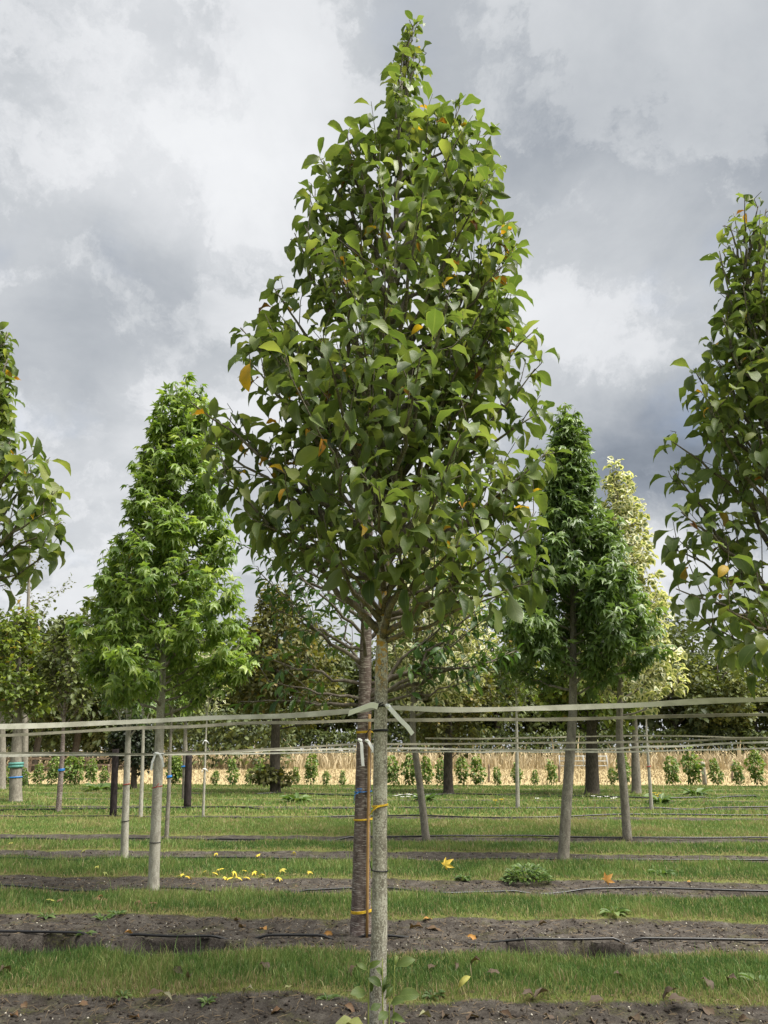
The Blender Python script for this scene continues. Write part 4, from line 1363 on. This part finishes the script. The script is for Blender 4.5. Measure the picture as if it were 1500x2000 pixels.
SX = [12, 48, 73, 100, 149, 176, 202, 336, 418, 455, 485, 505, 578, 606, 636, 668, 768, 800, 832, 862, 905, 935, 973, 1045, 1082, 1198, 1218, 1315, 1358, 1402, 1447, 1481, 345, 130, 1010]
SX = sorted(SX)
rg = np.random.default_rng(9)
SV = []
ORD = ['first', 'second', 'third', 'fourth', 'fifth', 'sixth', 'seventh', 'eighth', 'ninth', 'tenth', 'eleventh', 'twelfth', 'thirteenth', 'fourteenth', 'fifteenth', 'sixteenth', 'seventeenth', 'eighteenth']
SY = 33.8
n_s = len(SX)
for k, x in enumerate(SX):
    b = gp(x, 1535 + rg.uniform(-2, 2))
    hpx = rg.uniform(27, 58) if x < 1250 else rg.uniform(42, 70)
    hh = hpx / F_PX * b.y * .98
    if k < n_s / 2:
        lab = '%s small leafy sapling from the left in the row before the tan field' % ORD[k]
    else:
        lab = '%s small leafy sapling from the right in the row before the tan field' % ORD[n_s - 1 - k]
    o = thing('sapling', lab, 'sapling', Vector((b.x, b.y, 0)), 'young saplings before the tan field')
    if len(SV) < 6:
        mb = MB()
        st = interp_path([(0, 0, -.03), (rg.normal(0, .03), 0, .6), (rg.normal(0, .06), 0, 1.2)], 6)
        mb.tube(st, np.linspace(.016, .005, len(st)), 6)
        sm = mb
        n = 330
        z = rg.uniform(.12, 1.25, n)
        z = .1 + 1.25 * rg.beta(1.6, 1.7, n)
        rr = .34 * np.sin(np.clip(z / 1.38, 0, 1) ** .85 * math.pi) ** .9 * rg.uniform(.1, 1, n) * (1 + .35 * np.sin(z * 8 + k * 2))
        az = rg.uniform(0, 6.28, n)
        P = np.stack([rr * np.cos(az), rr * np.sin(az), z], -1)
        D = np.stack([np.cos(az), np.sin(az), rg.normal(-.1, .4, n)], -1)
        Nn = np.array([0, 0, 1.]) + rg.normal(0, .5, (n, 3))
        R_ = frames(D, Nn)
        Vv, Qq, Tt, Uu, tt = leaves_merged('ovate', P, R_, .19 * rg.uniform(.6, 1.2, n), np.clip(rg.normal(.5, .25, n) + (z - .6) * .3, 0, 1))
        sme = mesh_np('stem', np.vstack(sm.V), [np.vstack(sm.Q), np.vstack(sm.T)], M['twig'])
        cme = mesh_np('foliage', Vv, [Qq, Tt], M['sapling'], Uu, tt)
        SV.append((sme, cme))
    sme, cme = SV[k % 6]
    s = hh / 1.3
    for nm, m_ in (('stem', sme), ('foliage', cme)):
        c = link(nm, m_, o)
        c.scale = (s * rg.uniform(.62, .85), s * .75, s)
        c.rotation_euler = (rg.normal(0, .06), rg.normal(0, .08), rg.uniform(0, 6.28))

# wooden rail fence far left
fy = 56.0
f0, f1 = at(-60, 1500, fy), at(255, 1500, fy)
fence = thing('rail_fence', 'brown wooden rail fence across the tan field at far left', 'fence', Vector((f0.x, fy, 0)))
nf = 8
for k in range(nf + 1):
    p = f0.lerp(f1, k / nf)
    mb = MB()
    mb.box((p.x, fy, .52), (.07, 0, 0), (0, .07, 0), (0, 0, .56))
    mb.build('fence_post', M['rail'], fence, False)
for zr in (.55, 1.0):
    mb = MB()
    mb.box(((f0.x + f1.x) / 2, fy - .09, zr), ((f1.x - f0.x) / 2 + .1, 0, 0), (0, .018, 0), (0, 0, .07))
    mb.build('rail', M['rail'], fence, False)
# gate of galvanised tube
gy = 58.0
g0, g1 = at(1093, 1490, gy), at(1186, 1490, gy)
gate = thing('field_gate', 'grey tubular metal gate in the field behind the dark maple trunk', 'gate', Vector(((g0.x + g1.x) / 2, gy, 0)))
for zr in (.45, .8, 1.15):
    mb = MB()
    mb.tube([(g0.x, gy, zr), (g1.x, gy, zr)], .03, 8)
    mb.build('rail', M['galv'], gate)
for f in (0, .5, 1):
    p = g0.lerp(g1, f)
    mb = MB()
    mb.tube([(p.x, gy, 0.0 if f != .5 else .45), (p.x, gy, 1.22)], .035, 8)
    mb.build('upright', M['galv'], gate)

# ------------------------------------------------------------------ far hedge and woodland
rg = np.random.default_rng(12)


def hedge(x0, x1, Yd, h, label, n, leaf, mat, dep=2.0):
    x = rg.uniform(x0, x1, n)
    top = h * (.75 + .5 * fbm(x, x * 0 + Yd, 131, .16, 3))
    z = top * rg.random(n) ** .6
    y = Yd + rg.uniform(-dep, dep, n) * np.sqrt(np.clip(1.1 - z / top, .05, 1))
    P = np.stack([x, y, z], -1)
    D = rg.normal(0, 1, (n, 3)) + np.array([0, -.5, -.2])
    Nn = np.array([0, -.3, 1.]) + rg.normal(0, .6, (n, 3))
    t = np.clip(rg.normal(.4, .22, n) + .5 * (fbm(x, z * 3, 141, .35, 2) - .5), 0, 1)
    Vv, Qq, Tt, Uu, tt = leaves_merged('clump', P, frames(D, Nn), leaf * rg.uniform(.6, 1.3, n), t)
    o = part('hedge', Vv, [Qq, Tt], mat, None, Uu, tt)
    tag(o, label, 'hedge')
    o['kind'] = 'stuff'


hedge(-85, 85, 97, 4.2, 'long dark hedge along the far side of the tan field', 26000, .55, M['hedge'], 2.5)

FAR = []
for v in range(5):
    n = 3600
    nlump = 26
    cs = rg.normal(size=(nlump, 3))
    cs /= np.linalg.norm(cs, axis=1)[:, None]
    cs *= rg.uniform(.35, .95, (nlump, 1))
    w = rg.integers(0, nlump, n)
    q = rg.normal(size=(n, 3))
    q /= np.linalg.norm(q, axis=1)[:, None]
    q *= (rg.random((n, 1)) ** .4) * rg.uniform(.20, .40, nlump)[w][:, None]
    P = cs[w] + q
    P[:, 2] = P[:, 2] * 1.0
    P = P * np.array([3.2, 3.2, 4.6]) + np.array([0, 0, 6.0])
    D = q * 3 + rg.normal(0, .6, (n, 3)) + np.array([0, 0, -.3])
    Nn = np.array([0, 0, 1.]) + q * 2 + rg.normal(0, .4, (n, 3))
    t = np.clip(rg.normal(.45, .16, n) + (rg.random(nlump)[w] - .5) * .4, 0, 1)
    Vv, Qq, Tt, Uu, tt = leaves_merged('clump', P, frames(D, Nn), .50 * rg.uniform(.5, 1.3, n), t)
    cm = mesh_np('crown', Vv, [Qq, Tt], M['wood'], Uu, tt)
    mb = MB()
    tp = interp_path([(0, 0, -.2), (.1, 0, 3), (-.1, .1, 6), (.1, 0, 9.5)], 12)
    mb.tube(tp, np.linspace(.26, .04, len(tp)), 8)
    for k in range(9):
        z = 2.5 + k * .65
        a = k * 2.4
        mb.tube([(0, 0, z), (1.0 * math.cos(a), 1.0 * math.sin(a), z + .9), (2.0 * math.cos(a), 2.0 * math.sin(a), z + 1.5)], [.09, .06, .02], 5)
    tm = mesh_np('trunk', np.vstack(mb.V), [np.vstack(mb.Q), np.vstack(mb.T)], M['bark_dark'])
    FAR.append((cm, tm))
# (x px, top y px, distance, width factor, tint multiplier)
FT = [(-60, 1180, 60, 1.1, .8), (30, 1230, 62, 1.0, .9), (110, 1190, 58, 1.1, .75), (185, 1165, 60, 1.1, .7), (250, 1200, 64, 1., .8), (330, 1240, 100, 1.2, .8), (410, 1245, 104, 1.3, 1.1), (480, 1225, 100, 1.2, .9), (560, 1200, 104, 1.3, 1.0),
      (640, 1215, 102, 1.2, .9), (720, 1235, 106, 1.3, .9), (800, 1225, 102, 1.2, 1.0), (880, 1235, 105, 1.3, .8), (960, 1230, 103, 1.2, .9), (1040, 1240, 106, 1.3, .9), (1120, 1245, 103, 1.2, .8), (1200, 1235, 105, 1.3, .9),
      (1290, 1225, 102, 1.3, .9), (1345, 1210, 108, 1.2, .75), (1395, 1270, 98, 1.3, 1.4), (1450, 1265, 100, 1.3, 1.3), (1520, 1290, 103, 1.3, .9), (1600, 1280, 104, 1.4, 1.0), (-140, 1250, 100, 1.4, .9), (60, 1330, 100, 1.3, 1.0), (160, 1320, 103, 1.3, .9)]
FT.sort()
for k, (x, ty, Yd, wf, tm_) in enumerate(FT):
    p = at(x, ty, Yd)
    s = p.z / 10.9
    nearg = Yd < 80
    if k < 13:
        lab = '%s bushy green woodland tree from the left, behind the nursery rows' % ORD[k]
    else:
        lab = '%s bushy green woodland tree from the right, behind the nursery rows' % ORD[len(FT) - 1 - k]
    o = thing('woodland_tree', lab, 'tree', Vector((p.x, Yd, 0)), 'woodland trees beyond the field')
    cm, tm = FAR[k % 5]
    c = link('crown', cm, o)
    c.scale = (s * wf, s * wf, s)
    c.rotation_euler = (0, 0, rg.uniform(0, 6.28))
    c.color = (tm_, tm_, tm_, 1)
    t_ = link('trunk', tm, o)
    t_.scale = (s, s, s)

# dark undergrowth under the woodland trees
hedge(-46, -8, 66, 5.0, 'dark shrubs under the woodland trees at left', 7000, .5, M['wood'], 2.0)
hedge(-90, 90, 112, 9.0, 'dense dark woodland mass behind the hedge', 15000, .9, M['wood'], 3.0)

# ------------------------------------------------------------------ weeds, flowers, fallen leaves
def weed(px, n, L, Wd, label, mat, up=.6, cat='weed', name='weed', bush=0.):
    b = gp(*px)
    z = gh(b.x, b.y)
    P, D, Nn, S, t = [], [], [], [], []
    for k in range(n):
        a = k * 2.4 + rg.normal(0, .3)
        e = rg.uniform(.15, up * 1.6)
        P.append((b.x + math.cos(a) * .02 * rg.random() * L * 10, b.y + math.sin(a) * .02 * rg.random() * L * 10, z))
        if bush:
            q = bush * math.sqrt(rg.random())
            P[-1] = (b.x + math.cos(a) * q * 1.5, b.y + math.sin(a) * q, z + (1.15 - (q / bush) ** 2) * bush * .95 * rg.random() ** .5)
        D.append((math.cos(a), math.sin(a), e))
        Nn.append((rg.normal(0, .2), -.2, 1))
        S.append(L * rg.uniform(.6, 1.15))
        t.append(min(1, max(0, rg.normal(.55, .25))))
    P, D, Nn, S, t = [np.array(q, float) for q in (P, D, Nn, S, t)]
    Vv, Qq, Tt, Uu, tt = leaves_merged('cherry', P, frames(D, Nn), S, t)
    o = part(name, Vv, [Qq, Tt], mat, None, Uu, tt)
    tag(o, label, cat, 'weeds between the rows')


weed((1030, 1720), 420, .085, .3, 'large bushy green weed on the soil right of the centre', M['weed'], .7, bush=.19)
weed((905, 1714), 36, .10, .3, 'low green weed left of the large bushy weed', M['weed'], .5)
weed((200, 1790), 16, .095, .3, 'small green weed at the near edge of the left grass strip', M['weed'], .4)
weed((230, 1785), 14, .09, .3, 'small green weed right beside another weed on the left soil', M['weed'], .5)
weed((90, 1786), 16, .10, .3, 'flat green weed far left by the soil strip', M['weed'], .3)
weed((405, 1948), 16, .065, .3, 'small pale green weed at the near grass edge left of the trunk', M['weed'], .5)
weed((240, 1938), 12, .065, .3, 'small weed in the near grass at the left', M['weed'], .7)
weed((640, 1945), 16, .07, .3, 'tufted weed at the near grass edge left of the shoots', M['weed'], .6)
weed((845, 1945), 18, .075, .3, 'pale leafy weed just right of the shoots', M['weed'], .5)
weed((1485, 1925), 14, .13, .3, 'green weed in the near grass at the right edge', M['weed'], .5)
weed((1290, 1708), 24, .17, .3, 'spreading green weed on the right grass strip', M['weed'], .3)
weed((165, 1820), 10, .09, .3, 'tiny bright weed on the dark soil at left', M['weed'], .4)
weed((1200, 1787), 14, .14, .3, 'low weed on the second grass strip at right', M['weed'], .35)
weed((580, 1568), 40, .5, .3, 'leafy green weed patch left of the cherry trunk far back', M['weed'], .4)
weed((830, 1565), 34, .4, .3, 'leafy weed patch by the white flowers', M['weed'], .5)
weed((1290, 1570), 40, .45, .3, 'leafy weed patch with yellow flowers by the pale sapling', M['weed'], .7)
weed((1360, 1555), 30, .5, .3, 'leafy weed patch in the far grass on the right', M['weed'], .5)
weed((190, 1545), 30, .6, .3, 'leafy weed patch near the blackish bush', M['weed'], .5)


def flowers(pts, mat, label, sz):
    mb = MB()
    for (x, y) in pts:
        b = gp(x, y)
        c = np.array([b.x, b.y, .12])
        for k in range(6):
            a = k * 1.047
            d = np.array([math.cos(a), math.sin(a), .25])
            s_ = np.array([-math.sin(a), math.cos(a), 0]) * sz * .4
            mb.add([c, c + d * sz * .6 + s_, c + d * sz, c + d * sz * .6 - s_], [(0, 1, 2, 3)])
        mb.tube([(b.x, b.y, 0), c], .006, 4)
    o = mb.build('wildflowers', mat)
    tag(o, label, 'flower')
    o['kind'] = 'stuff'


flowers([(x + rg.normal(0, 2), y) for (x, y) in [(772, 1562), (782, 1560), (795, 1559), (806, 1560), (812, 1563), (800, 1564), (788, 1565)]], M['white_petal'], 'little white flowers by the leaning variegated trunk', .10)
flowers([(x, y) for (x, y) in [(1160, 1563), (1172, 1565), (1186, 1564), (1198, 1568), (1050, 1568), (1203, 1566)]], M['white_petal'], 'little white flowers in front of the thick dark maple trunk', .10)
flowers([(x, y) for (x, y) in [(1279, 1556), (1284, 1560), (1290, 1557), (1281, 1564), (1289, 1564), (968, 1572), (980, 1570)]], M['yellow_petal'], 'little yellow flowers by the pale leaning sapling', .09)

FL = [  # px, py, size, tint, kind, colour word, place
    ('yellow', .74, 'sweetgum', .13, 'yellow star-shaped fallen leaf right of the pale sweetgum trunk', [(422, 1660), (505, 1663), (575, 1660), (420, 1702), (440, 1705), (458, 1702), (478, 1700), (482, 1707), (497, 1702), (550, 1700), (356, 1704), (366, 1708), (400, 1699), (430, 1696), (466, 1709), (604, 1700), (512, 1705), (545, 1707), (450, 1710)]),
    ('pale', .86, 'sweetgum', .13, 'pale yellow-green fallen leaf left of the pale sweetgum trunk', [(165, 1657), (190, 1692), (22, 1645), (100, 1758), (205, 1700)]),
    ('brown', .33, 'sweetgum', .12, 'brown fallen leaf on the soil of the pale sweetgum row', [(90, 1724), (225, 1724), (155, 1712), (250, 1722), (520, 1722), (580, 1724), (380, 1720), (540, 1726), (710, 1725), (775, 1722), (850, 1725)]),
    ('brown', .42, 'sweetgum', .14, 'orange-brown fallen leaf before the pale sweetgum trunk', [(190, 1752), (120, 1757), (268, 1758), (300, 1759), (195, 1748), (205, 1752)]),
    ('yellow', .78, 'sweetgum', .19, 'bright yellow star-shaped fallen leaf standing on the grass right of the magnolia', [(871, 1694)]),
    ('orange', .62, 'sweetgum', .20, 'orange star-shaped fallen leaf standing on the soil right of the bushy weed', [(1186, 1722)]),
    ('orange', .56, 'magnolia', .11, 'orange fallen leaf on the soil of the cherry row', [(838, 1791), (252, 1815), (920, 1820), (517, 1803), (640, 1818)]),
    ('brown', .28, 'magnolia', .17, 'dull brown fallen leaf on the soil of the cherry row', [(465, 1790), (475, 1801), (815, 1805), (850, 1808), (148, 1838), (700, 1795), (1060, 1795)]),
    ('brown', .18, 'magnolia', .135, 'curled dark brown fallen leaf in the near grass left of the trunk', [(310, 1927), (345, 1889), (370, 1901), (515, 1888), (8, 1893), (25, 1850), (690, 1895)]),
    ('brown', .2, 'magnolia', .135, 'curled dark brown fallen leaf in the near grass right of the trunk', [(930, 1880), (960, 1901), (1030, 1934), (1060, 1932), (1160, 1945), (1310, 1937), (1330, 1946), (1380, 1915), (1430, 1912), (1208, 1903), (890, 1882), (842, 1884)]),
    ('russet', .40, 'magnolia', .125, 'russet fallen leaf on the front soil left of the trunk', [(50, 1946), (165, 1944), (220, 1952), (265, 1974), (540, 1962), (680, 1957), (420, 1940), (30, 1975)]),
    ('russet', .25, 'magnolia', .135, 'dry brown fallen leaf on the front soil right of the trunk', [(920, 1977), (985, 1970), (1070, 1972), (1240, 1972), (1380, 1962), (1160, 1985), (1450, 1975), (868, 1972)]),
    ('pale', .97, 'magnolia', .12, 'pale greyish curled fallen leaf in the near grass', [(325, 1930), (485, 1924), (562, 1930)]),
    ('pale', .95, 'magnolia', .12, 'pale dry fallen leaf on the front soil just right of the shoots', [(830, 1974)]),
    ('green', .88, 'magnolia', .19, 'spotted greenish fallen leaf on the front soil left of the shoots', [(670, 1982), (692, 1988)]),
    ('green', .87, 'magnolia', .17, 'yellow-green fallen leaf standing upright in the near grass right of the shoots', [(905, 1934)]),
    ('orange', .6, 'sweetgum', .15, 'small orange fallen leaf on the far right soil strip', [(1470, 1660), (1345, 1718)]),
]
for (cw, t, kind, sz, lab, pts) in FL:
    pts = sorted(pts)
    for li_, (x, y) in enumerate(pts):
        onr = 'grass' in lab or 'sweetgum trunk' in lab
        b = gp(x, y, .05 if onr else .01)
        z = gh(b.x, b.y) + (rg.uniform(.04, .065) if onr else .012)
        up = 'standing' in lab
        az = rg.uniform(0, 6.28)
        D = np.array([[math.cos(az), math.sin(az), rg.normal(0, .15)]])
        Nn = np.array([[rg.normal(0, .22), rg.normal(-.1, .22), 1.]])
        if 'pale' in lab or 'greyish' in lab:
            D[0, 2] = 0
            Nn = np.array([[rg.normal(0, .12), rg.normal(-.1, .12), 1.]])
        if up:
            D = np.array([[.55, -.1, .55]])
            Nn = np.array([[0, -1, .6]])
        R_ = frames(D, Nn)
        w = int(rg.integers(0, len(TPL[kind])))
        tv, tq, tt, tu = TPL[kind][w]
        key = (kind, w, 'fallen')
        if key not in TPL_MESH:
            cv = tv.copy()
            cv[:, 0] -= .5
            TPL_MESH[key] = mesh_np('fallen_leaf', cv, [tq, tt], M['fallen'], tu, np.ones(len(tv)))
        o = bpy.data.objects.new('fallen_leaf', TPL_MESH[key])
        s = sz * rg.uniform(.75, 1.15) * (.72 if kind == 'sweetgum' else 1)
        o.matrix_world = Matrix.LocRotScale(Vector((b.x, b.y, z + (sz * .3 if up else 0))), Matrix(R_[0].tolist()).to_quaternion(), Vector((s, s, s)))
        v = min(1, max(0, t + rg.normal(0, .03)))
        o.color = (v, v, v, 1)
        col.objects.link(o)
        ordw = (ORD + ['nineteenth'])[li_] + ' from left, ' if len(pts) > 1 else ''
        tag(o, ordw + lab, 'leaf', 'fallen leaves')
